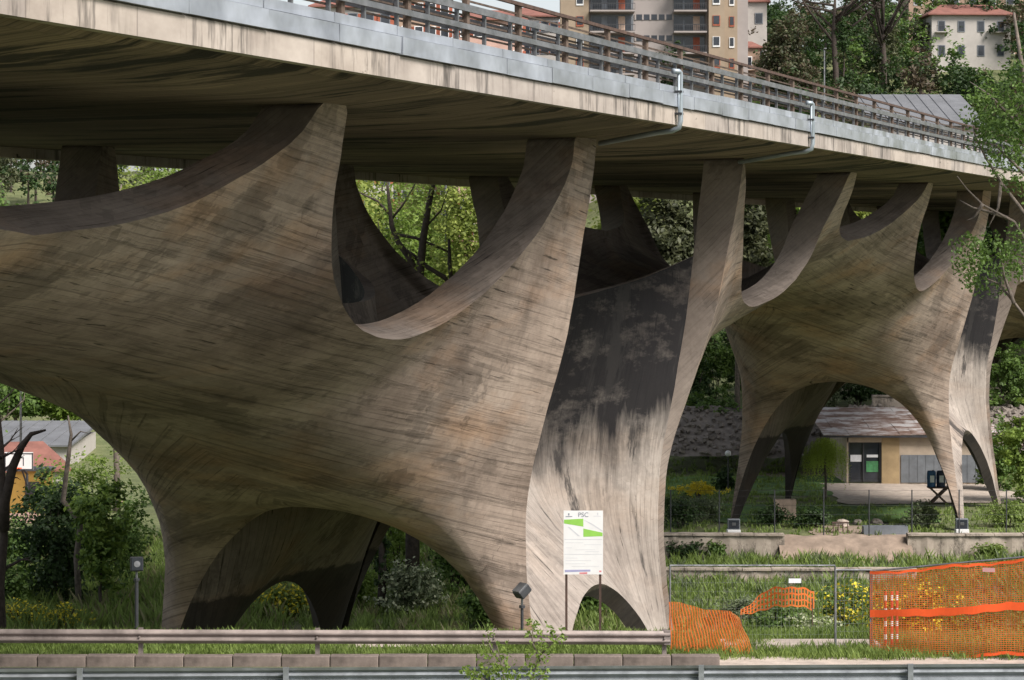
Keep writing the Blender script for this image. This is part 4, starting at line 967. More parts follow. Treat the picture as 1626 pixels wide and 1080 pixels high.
# floodlight boxes at the far feet
for x, yb, lab in ((1165, 842, 'dark glazed floodlight on a white block at the left foot of the far pier'), (1527, 843, 'dark glazed floodlight on a white block at the right foot of the far pier')):
    Y = 133.2; t = empty('floodlight', (PX(x, Y), Y, ground(PX(x, Y), Y)), 0, label=lab, cat='floodlight', group='floodlights at the far pier feet')
    mb = MB(); mb.box((0, 0, .12), (.72, .6, .5)); o = mb.build('base', M['white'], t); bv = o.modifiers.new('b', 'BEVEL'); bv.width = .02
    mb = MB(); mb.box((0, -.02, .66), (.68, .3, .58)); o = mb.build('housing', M['sheetmetal'], t); bv = o.modifiers.new('b', 'BEVEL'); bv.width = .03
    mb = MB(); mb.box((0, -.175, .66), (.56, .02, .46)); g_ = mb.build('lens', M['glass'], o); mb = MB(); mb.box((0, -.192, .68), (.2, .01, .16)); mb.build('reflector', M['galv_rail'], g_)
# spotlights on poles beside the near pier
def spotlight(x, Y, ztop, label, yaw, pitch, tall):
    X = PX(x, Y); g0 = ground(X, Y); t = empty('spotlight', (X, Y, g0), 0, label=label, cat='spotlight'); H = ztop - g0
    mb = MB(); mb.tube([(0, 0, -.2), (0, 0, H - .25)], .045 if tall else .035, 8); mb.tube([(0, 0, H - .26), (0, 0, H - .2)], .07, 8); p = mb.build('pole', M['dark_metal'], t, smooth=False)
    mb = MB(); mb.tube([(0, 0, H - .2), (0, 0, H + .02)], .028, 6); mb.build('bracket', M['galv_rail'], t)
    Rm = Matrix.Rotation(yaw, 3, 'Z') @ Matrix.Rotation(pitch, 3, 'X')
    mb = MB(); mb.box((0, 0, H + .14), (.3, .2, .34), rot=Rm); o = mb.build('lamp_head', M['dark_metal'], t); bv = o.modifiers.new('b', 'BEVEL'); bv.width = .02
    c = Vector((0, 0, H + .14)); mb = MB(); mb.box(c + Rm @ Vector((0, -.105, 0)), (.25, .012, .29), rot=Rm); g_ = mb.build('lens', M['glass'], o)
    d = Rm @ Vector((0, -1, 0)); mb = MB(); mb.tube([c + d * .112, c + d * .122], .075, 14); mb.build('reflector', M['galv_rail'], g_)
    mb = MB(); mb.box(c + Rm @ Vector((0, .115, 0)), (.27, .03, .3), rot=Rm); mb.build('cooling_fins', M['galv_rail'], o)
spotlight(217, 57.6, (Y_HOR - 905) / F_PX * 57.6, 'black spotlight with a round reflector on a pole left of the near pier', .25, -.1, True)
spotlight(829, 57.6, (Y_HOR - 948) / F_PX * 57.6, 'grey tilted spotlight on a short post in front of the pier foot', 2.2, .9, False)
# sign board
def text_mesh(s, size, m, parent, loc, name, rot=(math.pi / 2, 0, 0)):
    cu = bpy.data.curves.new('lettering', 'FONT'); cu.body = s; cu.size = size; cu.extrude = .002; cu.align_x = 'CENTER'; cu.align_y = 'CENTER'
    tmp = bpy.data.objects.new('lettering', cu); COL.objects.link(tmp); dg = bpy.context.evaluated_depsgraph_get(); me = bpy.data.meshes.new_from_object(tmp.evaluated_get(dg)); bpy.data.objects.remove(tmp)
    me.materials.clear(); me.materials.append(m); o = bpy.data.objects.new(name, me); COL.objects.link(o); o.parent = parent; o.location = loc; o.rotation_euler = rot; return o
Y = 57.4; xL, xR = PX(895, Y), PX(957.5, Y); zT, zB = (Y_HOR - 811) / F_PX * Y, (Y_HOR - 912) / F_PX * Y; g0 = ground((xL + xR) / 2, Y)
t = empty('information_board', ((xL + xR) / 2, Y, g0), 0, label='white information board with two green shapes on two rusty posts', cat='sign'); W, H = xR - xL, zT - zB; zc = (zT + zB) / 2 - g0
mb = MB(); mb.box((0, 0, zc), (W, .025, H)); bd = mb.build('panel', M['white'], t)
for sx in (-1, 1):
    mb = MB(); mb.box((sx * W * .43, .04, (zB - g0) / 2 + .3 - .2), (.055, .05, zB - g0 + 1.0)); mb.build('post', M['rust'], t)
M['grn'] = simple('printed_light_green', (0.25, 0.52, 0.08), 0.6, 0, 0.08, 5); M['ink'] = simple('printed_grey', (0.22, 0.24, 0.28), 0.6, 0, 0.1, 5); M['pale'] = simple('printed_pale_grey', (0.56, 0.57, 0.60), 0.6, 0, 0.05, 5); M['inkblue'] = simple('printed_violet_blue', (0.32, 0.32, 0.5), 0.6, 0, .1, 5); M['inkred'] = simple('printed_pink_red', (0.62, 0.22, 0.24), 0.6, 0, .1, 5)
def flat(pts, m, name, dy=-.0145):
    mb = MB(); v = [((x - .5) * W, dy, zc + (.5 - y) * H) for x, y in pts]; mb.add(v + [(a, dy + .001, c) for a, b_, c in v], [tuple(range(len(v)))[::-1], tuple(range(len(v), 2 * len(v)))] + [(i, (i + 1) % len(v), (i + 1) % len(v) + len(v), i + len(v)) for i in range(len(v))]); return mb.build(name, m, bd)
flat([(0.01, .14), (.5, .125), (.5, .25), (.01, .2)], M['grn'], 'printed_shape'); flat([(.5, .28), (.99, .345), (.99, .4), (.5, .41)], M['grn'], 'printed_shape')
flat([(.5, .14), (.99, .33), (.99, .31), (.72, .2)], M['pale'], 'printed_shape'); flat([(.14, .25), (.42, .4), (.36, .4), (.1, .25)], M['pale'], 'printed_shape')
flat([(0.02, .445), (.98, .445), (.98, .455), (.02, .455)], M['pale'], 'printed_line'); flat([(0.02, .68), (.98, .68), (.98, .688), (.02, .688)], M['pale'], 'printed_line')
for y, a, b_ in ((.5, .05, .5), (.53, .52, .95), (.58, .05, .22), (.61, .3, .8), (.64, .55, .9), (.74, .05, .35), (.78, .05, .7), (.83, .05, .55), (.87, .2, .9)): flat([(a, y), (b_, y), (b_, y + .006), (a, y + .006)], M['pale'], 'printed_line')
flat([(.03, .93), (.68, .925), (.68, .955), (.03, .965)], M['inkblue'], 'printed_band'); flat([(.4, .97), (.6, .965), (.6, .995), (.4, .995)], M['inkred'], 'printed_band'); flat([(.9, .94), (.96, .94), (.96, .965), (.9, .965)], M['inkred'], 'printed_band')
flat([(.11, .045), (.13, .035), (.15, .045), (.145, .075), (.115, .075)], M['ink'], 'printed_emblem'); flat([(.05, .085), (.22, .085), (.22, .098), (.05, .098)], M['ink'], 'printed_line'); flat([(.76, .08), (.95, .08), (.95, .09), (.76, .09)], M['pale'], 'printed_line'); flat([(.85, .03), (.88, .03), (.88, .07), (.85, .07)], M['pale'], 'printed_emblem')
text_mesh('PSC', .15, M['ink'], bd, (0, -.015, zc + (.5 - .066) * H), 'lettering')

# temporary fence panels
M['orange'] = leaf_material('orange_plastic_net', (0.80, 0.17, 0.03), (0.86, 0.24, 0.05), 0.45)
M['orange_band'] = simple('orange_red_band', (0.85, 0.11, 0.02), 0.55, 0, 0.1, 3)
M['mesh_wire'] = steel('fence_wire', (0.3, 0.31, 0.32), 0.5, 0.6)
def panel(a, b, zb, zt_a, zt_b, label, wires=True, part='frame'):
    a, b = Vector(a), Vector(b); Lp = (b - a).length; t = empty('fence_panel', (a.x, a.y, zb), math.atan2(b.y - a.y, b.x - a.x), label=label, cat='fence'); ha, hb = zt_a - zb, zt_b - zb
    mb = MB(); mb.tube([(0, 0, -.05), (0, 0, ha)], .021, 8); mb.tube([(Lp, 0, -.05), (Lp, 0, hb)], .021, 8); mb.tube([(0, 0, ha), (Lp, 0, hb)], .021, 8); mb.tube([(0, 0, .12), (Lp, 0, .12)], .015, 8); mb.build('frame', M['galv_rail'], t)
    if wires:
        wm = MB(); n = int(Lp / .1)
        for i in range(1, n): wm.bar((Lp * i / n, .02, .12), (Lp * i / n, .02, lerp(ha, hb, i / n)), .004, .004)
        for k in range(1, 11): wm.bar((0, .025, lerp(.12, ha, k / 11)), (Lp, .025, lerp(.12, hb, k / 11)), .004, .004)
        wm.build('wire_mesh', M['mesh_wire'], t)
    for px_ in (0, Lp):
        mb = MB(); mb.box((px_, 0, -.02), (.28, .6, .14)); mb.build('foot_block', M['kerb'], t)
    return t, Lp
Yf = 55.4; zb = (Y_HOR - 1049) / F_PX * Yf
zt1 = (Y_HOR - 898) / F_PX * Yf
fp, Lp = panel((PX(1064, Yf), Yf), (PX(1326, Yf), Yf), zb, zt1, zt1, 'grey temporary fence panel with torn orange netting hanging from it', wires=False)
wm = MB(); 
for i in range(1, 40):
    x = Lp * i / 40; wm.bar((x, .02, .12), (x, .02, zt1 - zb), .0022, .0022)
for k in range(1, 11): wm.bar((0, .025, (zt1 - zb) * k / 11), (Lp, .025, (zt1 - zb) * k / 11), .0022, .0022)
wm.build('wire_mesh', M['mesh_wire'], fp)
mb = MB(); mb.box((PX(1262, Yf) - PX(1064, Yf), -.03, (Y_HOR - 922) / F_PX * Yf - zb), (.28, .01, .1)); mb.build('name_plate', M['paper'], fp)
fp2, Lp2 = panel((PX(1328, Yf), Yf + .1), (PX(1385, Yf), Yf + .1), zb, (Y_HOR - 906) / F_PX * Yf, (Y_HOR - 906) / F_PX * Yf, 'narrow grey wire mesh panel between the two wider fence panels')
a, b_ = (PX(1384, 55), 55.2), (PX(1760, 53.7), 53.7)
fp3, Lp3 = panel(a, b_, zb + .02, (Y_HOR - 907) / F_PX * 55.2, (Y_HOR - 872) / F_PX * 53.7, 'temporary fence panel covered with a broad orange net at lower right')
def net(name, parent, fn, nu, nv, wu, wv, m):
    """woven plastic net: strips along and across a sagging surface fn(u, v)"""
    mb = MB()
    for j in range(nv + 1):
        v = j / nv; seg = 60
        pts = [Vector(fn(i / seg, v)) for i in range(seg + 1)]; pts2 = [Vector(fn(i / seg, v + wv)) for i in range(seg + 1)]; b0 = len(mb.v)
        for p, q in zip(pts, pts2): mb.v += [tuple(p), tuple(q)]
        for i in range(seg): mb.f.append((b0 + 2 * i, b0 + 2 * i + 2, b0 + 2 * i + 3, b0 + 2 * i + 1)); mb.m.append(0)
    for i in range(nu + 1):
        u = i / nu; seg = 26; b0 = len(mb.v)
        for k in range(seg + 1):
            p = Vector(fn(u, k / seg)) + Vector((0, -.003, 0)); q = Vector(fn(u + wu, k / seg)) + Vector((0, -.003, 0)); mb.v += [tuple(p), tuple(q)]
        for k in range(seg): mb.f.append((b0 + 2 * k, b0 + 2 * k + 2, b0 + 2 * k + 3, b0 + 2 * k + 1)); mb.m.append(0)
    return mb.build(name, m, parent)
hA, hB = (Y_HOR - 907) / F_PX * 55.2 - zb, (Y_HOR - 872) / F_PX * 53.7 - zb
def netf(u, v):
    x = u * Lp3; top = lerp(hA - .02, hB - .05, u) - .05 * abs(math.sin(u * 9)); bot = lerp(.05, .42, u) + .06 * math.sin(u * 14)
    return (x, -.045 + .02 * math.sin(u * 22 + v * 3) + .015 * math.sin(v * 17 + u * 5), lerp(bot, top, v))
t = empty('orange_net', fp3.location, fp3.rotation_euler.z, label='broad orange plastic net stretched over the fence panel at lower right', cat='net')
net('netting', t, netf, 90, 46, .0022, .0075, M['orange'])
def band(v0, dv, seed):
    mb = MB(); seg = 50
    for i in range(seg + 1):
        u = i / seg; w = .006 * math.sin(i * 1.3 + seed); p = netf(u, v0 + w); q = netf(u, v0 + dv + w + .004 * math.sin(i * .9)); mb.v += [(p[0], p[1] - .03, p[2]), (q[0], q[1] - .035, q[2])]
    for i in range(seg): mb.f.append((2 * i, 2 * i + 2, 2 * i + 3, 2 * i + 1)); mb.m.append(0)
    return mb
band(.47, .085, 1).build('band', M['orange_band'], t); band(-.01, .035, 2).build('band', M['orange_band'], t); band(.975, .025, 3).build('band', M['orange_band'], t)
mb = MB(); mb.box((PX(1587, 54) - PX(1384, 55.2), -.09, (Y_HOR - 908) / F_PX * 54.2 - zb), (.27, .01, .09)); mb.build('name_plate', simple('pink_plate', (.62, .33, .33), .6, 0, .1, 5), fp3)
# red and white stakes seen through the net
for x, lab in ((1406, 'leftmost red and white marker stake behind the orange net'), (1416, 'middle red and white marker stake behind the orange net'), (1424, 'rightmost red and white marker stake behind the orange net')):
    t = empty('marker_stake', (PX(x, 56.3), 56.3, ground(PX(x, 56.3), 56.3)), 0, label=lab, cat='stake', group='marker stakes behind the orange net'); mb = MB(); mb.tube([(0, 0, -.1), (0, 0, 1.25)], .03, 8); p_ = mb.build('stake', simple('red_paint', (.6, .04, .03), .6, 0, .1, 4), t)
    mb = MB()
    for k in range(4): mb.tube([(0, 0, .15 + .3 * k), (0, 0, .27 + .3 * k)], .0315, 8)
    mb.build('white_rings', M['white'], p_)
# torn net hanging at the left of the gap
P = lambda x, y: pix(x, y, 55.2)
topl = [(1062, 956), (1080, 957), (1100, 962), (1120, 969), (1140, 969), (1160, 970), (1172, 980)]; botl = [(1066, 1050), (1090, 1050), (1115, 1050), (1140, 1052), (1160, 1055), (1180, 1053), (1200, 1046)]
def tornf(u, v):
    k = min(int(u * 6), 5); w = u * 6 - k; a = P(*[lerp(topl[k][i], topl[k + 1][i], w) for i in (0, 1)]); b_ = P(*[lerp(botl[k][i], botl[k + 1][i], w) for i in (0, 1)]); p = a.lerp(b_, v); p.y += .05 * math.sin(v * 9 + u * 14) - .1 * v; p.x += .012 * math.sin(v * 13 + u * 20); return p - P(1062, 1050)
t = empty('torn_orange_net', P(1062, 1050), 0, label='torn orange net sagging from the left fence post beside the guardrail end', cat='net')
net('netting', t, tornf, 27, 44, .014, .006, M['orange'])
def stripf(u, v):
    x = lerp(1176, 1292, u); y = lerp(972, 945, sm(0, .55, u)) + 8 * sm(.8, 1, u); h = lerp(4, 14, sm(0, .4, u)); p = pix(x, y + (v - .5) * h * 2, 62); p.y += .2 * math.sin(u * 7); p.z += .02 * math.sin(u * 30); return p - pix(1176, 972, 62)
t = empty('net_strip', pix(1176, 972, 62), 0, label='loose strip of orange netting draped over the bushes in the gap', cat='net'); net('netting', t, stripf, 22, 3, .02, .1, M['orange'])
mb = MB(); mb.tube([(0, 0, -1.4), (.02, .03, .05)], .015, 6); mb.tube([tuple(pix(1290, 950, 62) - pix(1176, 972, 62) + Vector((0, 0, -1.6))), tuple(pix(1290, 950, 62) - pix(1176, 972, 62))], .015, 6); mb.build('stakes', M['wood'], t)
mb = MB(); mb.box((PX(1270, 56.2), 56.2, ground(PX(1270, 56.2), 56.2) + .05), (3.6, .9, .1)); o = mb.build('concrete_slab', M['gravel']); tag(o, 'flat pale concrete slab on the ground behind the fence gap', 'slab')

# ------------------------------------------------------------------ shed and garden behind the far pier
Ys = 162.0; g0 = -15.75; xs0, xs1 = PX(1345, Ys), PX(1580, Ys); W = xs1 - xs0; He = (Y_HOR - 692) / F_PX * Ys - g0
t = empty('shed', (xs0, Ys, g0), 0, label='low flat roofed workshop with rusty sheet roof seen under the far arch', cat='building')
mb = MB(); xd0, xd1, xo, xm = 0.12, PX(1400, Ys) - xs0, PX(1428, Ys) - xs0, PX(1505, Ys) - xs0
mb.box((W / 2, 4.5, He / 2 - .2), (W, 9 - .5, He + .4)); 
mb.box((xd1 + (W - xd1) / 2, .12, He / 2 - .2), (W - xd1, .25, He + .4)); mb.box((xd1 / 2, .12, He - .22), (xd1, .25, .44)); mb.box((.03, .12, He / 2), (.12, .25, He)); mb.build('wall', M['cream'], t)
mb = MB(); mb.box(((xd1 + xo) / 2, -.02, He / 2 - .12), (xo - xd1, .03, He - .06)); mb.build('plaster_panel', M['ochre'], t)
d = MB(); d.box((xd1 / 2, .16, .1), (xd1 - .2, .06, .14)); d.box((.14, .12, 1.35), (.09, .09, 2.6)); d.box((xd1 / 2 - .05, .12, 1.35), (.09, .09, 2.6)); d.box((xd1 - .07, .12, 1.35), (.12, .12, 2.7)); d.box((xd1 / 2, .12, 2.68), (xd1 - .1, .1, .1)); dd = d.build('shop_door', M['dark_metal'], t)
mb = MB(); mb.box((xd1 / 2, .2, 1.4), (xd1 - .25, .02, 2.55)); mb.build('glass', M['glass'], dd); mb = MB(); mb.box((xd1 * .74, .17, 1.05), (.8, .02, .72)); mb.build('poster', M['screen_green'], dd); mb = MB(); mb.box((xd1 * .27, .17, 1.6), (.75, .02, .45)); mb.build('notice', M['paper'], dd); mb = MB(); mb.box((xd1 * .74, .17, 1.75), (.75, .02, .18)); mb.build('notice', M['paper'], dd)
mb = MB(); n = 22
for i in range(n): mb.box((xo + .1 + (W - xo - .3) * (i + .5) / n, -.05 + (.02 if i % 2 else 0), .92), ((W - xo - .3) / n, .04, 1.84))
mb.build('sheet_cladding', M['sheetmetal'], t)
rm = MB(); random.seed(9); nx_, ny_ = 14, 5
def rust_roof():
    m, ns, ls, b = mat_new('rusty_corrugated_roof'); tc = ns.new('ShaderNodeTexCoord'); r = ramp(ns, [(0.42, (0.17, 0.105, 0.08)), (0.5, (0.28, 0.22, 0.2)), (0.58, (0.5, 0.48, 0.48))]); ls.new(noise(ns, ls, scaled(ns, ls, tc.outputs['Object'], (.5, .9, 1)), 1, 6, .7), r.inputs[0]); ls.new(r.outputs[0], b.inputs['Base Color']); return m
M['rustroof'] = rust_roof()
for i in range(nx_):
    for j in range(ny_):
        cx = -1.6 + (W + 2.0) * (i + .5) / nx_; cy = -.5 + 9.8 * (j + .5) / ny_
        rm.box((cx, cy, He + .1 + .115 * (cy + .5) + random.uniform(-.02, .03)), ((W + 2.0) / nx_ + .06, 9.8 / ny_ + .15, .05), rot=Matrix.Rotation(random.uniform(-.03, .03), 3, 'Z') @ Matrix.Rotation(.115, 3, 'X'))
rm.build('roof', M['rustroof'], t); mb = MB(); mb.box((W / 2 - .7, -.52, He + .0), (W + 1.9, .06, .16)); mb.build('eave_board', M['dark_metal'], t)
# wooden stand with two bins in front of the shed
t = empty('wooden_stand', G(PX(1490, 150), 150), 0, label='dark timber trestle carrying two blue drums in front of the shed', cat='stand'); mb = MB()
for y in (-.3, .3):
    mb.bar((-.55, y, 0), (.5, y, 1.0), .1, .1); mb.bar((.55, y, 0), (-.5, y, 1.0), .1, .1)
mb.box((0, 0, 1.03), (1.3, .8, .07)); mb.build('trestle', M['wood'], t)
for x, m, lab in ((1479, 'blue', 'blue drum with a white label, left one on the timber trestle'), (1494, 'navy', 'dark navy drum with a white label, right one on the timber trestle')):
    c = Vector((PX(x, 150), 150, ground(PX(1490, 150), 150) + 1.07)); d = empty('drum', c, 0, label=lab, cat='drum', group='drums on the timber trestle'); mb = MB(); mb.tube([(0, 0, 0), (0, 0, .05), (0, 0, .45), (0, 0, .5), (0, 0, .9), (0, 0, .98)], [.25, .27, .27, .285, .27, .24], 16); o = mb.build('body', M[m], d)
    mb = MB(); mb.box((0, -.278, .5), (.26, .012, .42)); mb.build('label_sheet', M['paper'], o); mb = MB(); mb.tube([(.1, 0, .97), (.1, 0, 1.02)], .05, 8); mb.build('cap', M['dark_metal'], d)
t = empty('board_crate', G(PX(1246, 141), 141), .12, label='upright pale pinkish board crate behind the far pier left foot', cat='crate'); mb = MB()
for k in range(5): mb.box((-.5 + .25 * k, 0, .62), (.235, .5, 1.25))
mb.build('boards', M['palewood'], t)
for z_ in (.25, 1.05):
    mb = MB(); mb.box((0, -.27, z_), (1.25, .03, .1)); mb.build('batten', M['palewood'], t)
t = empty('bench', G(PX(1334, 134.5), 134.5), 0, label='small rusty bench frame on bare soil behind the wall', cat='bench'); mb = MB(); mb.box((0, 0, .62), (.9, .4, .05)); mb.build('seat', M['rust'], t)
for sx in (-.4, -.13, .13, .4):
    mb = MB(); mb.box((sx, -.15, .3), (.05, .05, .6)); mb.build('leg', M['rust'], t)
t = empty('water_trough', G(PX(1405, 134), 134), 0, label='long low dark blue trough on the soil behind the wall', cat='trough'); mb = MB(); mb.box((0, -.3, .25), (2.4, .05, .5)); mb.box((0, .3, .25), (2.4, .05, .5)); mb.box((-1.2, 0, .25), (.05, .6, .5)); mb.box((1.2, 0, .25), (.05, .6, .5)); mb.box((0, 0, .05), (2.4, .6, .06)); mb.build('trough_body', M['sheetmetal'], t)
random.seed(12)
for x, Y, s_, lab in ((1337, 138, .42, 'pale round boulder on the soil above the bench'), (1362, 139, .3, 'flat brown stone right of the pale boulder'), (1392, 139.2, .34, 'low brown stone near the middle of the bare soil')):
    mb = MB(); bm = bmesh.new(); bmesh.ops.create_icosphere(bm, subdivisions=3, radius=s_)
    for v in bm.verts: v.co *= 1 + .3 * nz(v.co.x * 3 + x, v.co.y * 3, .6, v.co.z * 5); v.co.z *= .7
    me = bpy.data.meshes.new('boulder'); bm.to_mesh(me); bm.free(); me.materials.append(M['stone'] if x != 1337 else M['gravel']); o = bpy.data.objects.new('boulder', me); COL.objects.link(o); o.location = (PX(x, Y), Y, ground(PX(x, Y), Y) + s_ * .3); tag(o, lab, 'stone')
t = empty('garden_lamp', G(PX(1156, 157), 157), 0, label='garden lamp with a white globe on a thin dark post', cat='lamp'); mb = MB(); mb.tube([(0, 0, -.1), (0, 0, 2.35)], .04, 8); mb.build('post', M['dark_metal'], t)
bm = bmesh.new(); bmesh.ops.create_uvsphere(bm, u_segments=16, v_segments=10, radius=.2); me = bpy.data.meshes.new('globe'); bm.to_mesh(me); bm.free(); me.materials.append(M['white']); o = bpy.data.objects.new('globe', me); COL.objects.link(o); o.parent = t; o.location = (0, 0, 2.5)
# stony bank and stone wall behind the garden
mb = MB(); random.seed(14)
def bank(name, x0, x1, Y0_, z0_, z1_, m, **k):
    mb = MB(); n = 30
    for i in range(9):
        for j in range(n + 1):
            X = lerp(x0, x1, j / n); u = i / 8; mb.v.append((X, Y0_ + 6 * u + .5 * nz(X, u * 5, 1.5, 1), lerp(z0_, z1_, u) + .3 * nz(X, u * 6, 1.1, 4)))
    for i in range(8):
        for j in range(n): mb.f.append((i * (n + 1) + j, i * (n + 1) + j + 1, (i + 1) * (n + 1) + j + 1, (i + 1) * (n + 1) + j)); mb.m.append(0)
    return mb.build(name, m, smooth=True, **k)
bank('stony_bank', 8, 46, 169, -14.6, -11.6, M['stone'], kind='structure')
mb = MB()
for k in range(900):
    X = random.uniform(9, 45); u = random.random(); r = random.uniform(.06, .2); c = Vector((X, 169 + 6 * u - .1, lerp(-14.6, -11.6, u) + .1)); d = [rnd_dir() * r * random.uniform(.7, 1.2) for _ in range(4)]
    Rr = Matrix.Rotation(random.uniform(0, 3), 3, rnd_dir()); mb.box(c, (r * 2, r * 1.5, r * 1.2), rot=Rr)
mb.build('rubble', M['stone'], kind='stuff')
wall_piece('garden_wall', 26, 46, 176, -10.9, -12.2, .5, 'long beige garden wall on the bank above the shed roof', seed=8)

# ------------------------------------------------------------------ left background: court and houses
Yh = 150.0; gx = PX(30, Yh); t = empty('basketball_hoop', G(gx, Yh), 0, label='basketball hoop with white board at far left', cat='basketball hoop'); zr = (Y_HOR - 743) / F_PX * Yh - ground(gx, Yh)
mb = MB(); mb.tube([(.25, 1.3, -.2), (.25, 1.3, zr - .5), (.1, .7, zr - .1)], .08, 8); mb.bar((.25, 1.3, zr - 1.2), (.05, .12, zr + .2), .08, .08); mb.build('post', M['dark_metal'], t)
mb = MB(); mb.box((0, 0, zr + .42), (1.75, .05, 1.1)); bd = mb.build('backboard', M['white'], t)
mb = MB()
for c, s_ in (((0, -.03, zr + .87), (1.75, .01, .07)), ((0, -.03, zr - .1), (1.75, .01, .07)), ((-.84, -.03, zr + .42), (.07, .01, 1.0)), ((.84, -.03, zr + .42), (.07, .01, 1.0)), ((0, -.03, zr + .62), (.6, .01, .06)), ((-.28, -.03, zr + .38), (.06, .01, .5)), ((.28, -.03, zr + .38), (.06, .01, .5))): mb.box(c, s_)
mb.build('board_lines', M['dark_metal'], bd); mb = MB(); mb.tube([(.23 * math.cos(i * .5236), -.3 + .23 * math.sin(i * .5236), zr) for i in range(13)], .025, 6); mb.bar((0, -.1, zr), (0, 0, zr), .1, .05); mb.build('rim', M['orange_band'], t)
sheet('court', simple('worn_pink_court', (.36, .22, .18), .95, 0, .15, 1), -44, -27, 142, 170, .05, 1.0)
M['redroof'] = simple('terracotta_roof', (0.20, 0.085, 0.066), 0.9, 0, 0.25, 0.8); M['greyroof'] = simple('grey_sheet_roof', (0.13, 0.135, 0.145), 0.8, 0, 0.2, 0.5)
M['yellow'] = simple('yellow_paint', (0.48, 0.30, 0.07), 0.8, 0, 0.15, 1); M['plaster'] = simple('pale_house_plaster', (0.40, 0.375, 0.35), 0.9, 0, 0.12, 0.5); M['pink'] = simple('pink_house_plaster', (0.46, 0.30, 0.25), 0.9, 0, 0.15, 0.5); M['brick'] = simple('brownish_plaster', (0.33, 0.23, 0.17), 0.9, 0, 0.15, 0.5)
M['tan'] = simple('tan_tower_plaster', (0.30, 0.235, 0.17), 0.9, 0, 0.1, 0.4); M['lilac'] = simple('pale_pinkish_plaster', (0.32, 0.285, 0.27), 0.9, 0, 0.08, 0.4); M['shutter'] = simple('rust_red_shutter', (0.32, 0.09, 0.05), 0.8, 0, .2, 2)
def house(name, loc, w, d, h, wm_, rm_, label, floors=2, cols=4, rz=0.0, roof=1.6, over=.5, shutters=None, win=(.9, 1.3), cat='house', flatroof=False, balcony=(), base=6):
    t = empty(name, loc, rz, label=label, cat=cat); mb = MB(); mb.box((0, d / 2, h / 2 - base / 2), (w, d, h + base)); mb.build('wall', wm_, t)
    mb = MB()
    if flatroof: mb.box((0, d / 2, h + .16), (w + over, d + over, .32))
    else:
        a, b_ = w / 2 + over, d / 2 + over; v = [(-a, d / 2 - b_, h), (a, d / 2 - b_, h), (a, d / 2 + b_, h), (-a, d / 2 + b_, h), (-a + min(w, d) * .35, d / 2, h + roof), (a - min(w, d) * .35, d / 2, h + roof)]
        mb.add(v, [(0, 1, 5, 4), (2, 3, 4, 5), (1, 2, 5), (3, 0, 4), (3, 2, 1, 0)]); v2 = [(x, y, z - .18) for x, y, z in v[:4]]; mb.add(v[:4] + v2, [(0, 4, 5, 1), (1, 5, 6, 2), (2, 6, 7, 3), (3, 7, 4, 0), (4, 7, 6, 5)])
    mb.build('roof', rm_, t)
    for f_ in range(floors):
        for c in range(cols):
            x = -w / 2 + w * (c + .5) / cols; z = h * (f_ + .5) / floors
            fr = MB(); fr.box((x, -.04, z), (win[0] + .24, .1, win[1] + .24)); fo = fr.build('window', M['white'] if wm_ is not M['plaster'] else M['sheetmetal'], t); gm = MB(); gm.box((x, -.08, z), (win[0], .05, win[1])); gm.build('pane', M['glass'], fo)
            if shutters:
                for sx in (-1, 1):
                    s2 = MB(); s2.box((x + sx * (win[0] * .75 + .1), -.05, z), (win[0] * .5, .06, win[1])); s2.build('shutter', shutters, fo)
            if (f_, c) in balcony:
                bm2 = MB(); bm2.box((x, -.5, z - win[1] / 2 - .2), (win[0] + 1.2, 1.0, .12)); bo = bm2.build('balcony', wm_, t); r2 = MB(); r2.box((x, -.98, z - win[1] / 2 + .75), (win[0] + 1.2, .05, .06))
                for q in range(9): r2.box((x - (win[0] + 1.15) / 2 + (win[0] + 1.15) * q / 8, -.98, z - win[1] / 2 + .3), (.03, .03, .9))
                r2.build('balustrade', M['dark_metal'], bo)
    return t
def shed_roof(name, x0, x1, Y, yt, yb, m, wall, label, rz=0, slope=.3):
    """a broad low hall: roof plane facing the camera"""
    X0_, X1_ = PX(x0, Y), PX(x1, Y); zt, ze = (Y_HOR - yt) / F_PX * (Y + 14), (Y_HOR - yb) / F_PX * Y; W_ = X1_ - X0_; g = ground((X0_ + X1_) / 2, Y); t = empty(name, ((X0_ + X1_) / 2, Y, ze), rz, label=label, cat='building')
    mb = MB(); mb.box((0, 7, (g - 2 - ze) / 2), (W_, 14, ze - g + 2)); mb.build('wall', wall, t)
    rm2 = MB(); dz = zt - ze; a = W_ / 2 + .4; v = [(-a, -.5, .0), (a, -.5, .0), (a, 14, dz), (-a, 14, dz), (-a, -.5, -.15), (a, -.5, -.15), (a, 14, dz - .3), (-a, 14, dz - .3)]; rm2.add(v, [(0, 1, 2, 3), (4, 7, 6, 5), (0, 4, 5, 1), (1, 5, 6, 2), (2, 6, 7, 3), (3, 7, 4, 0)])
    for k in range(int(W_ / 1.2)): rm2.bar((-a + .6 + 1.2 * k, -.5, .03), (-a + .6 + 1.2 * k, 14, dz + .03), .08, .08)
    rm2.build('roof', m, t); return t
shed_roof('hall', -60, 107, 205, 668, 706, M['greyroof'], M['plaster'], 'long hall with grey corrugated roof behind the basketball court', 0)
house('house', (PX(45, 190), 190, ground(PX(45, 190), 190) - 2.6), 5.6, 7, 3.6, M['plaster'], M['redroof'], 'low house with a pale red roof behind the basketball board', 1, 3, .25, 1.9)
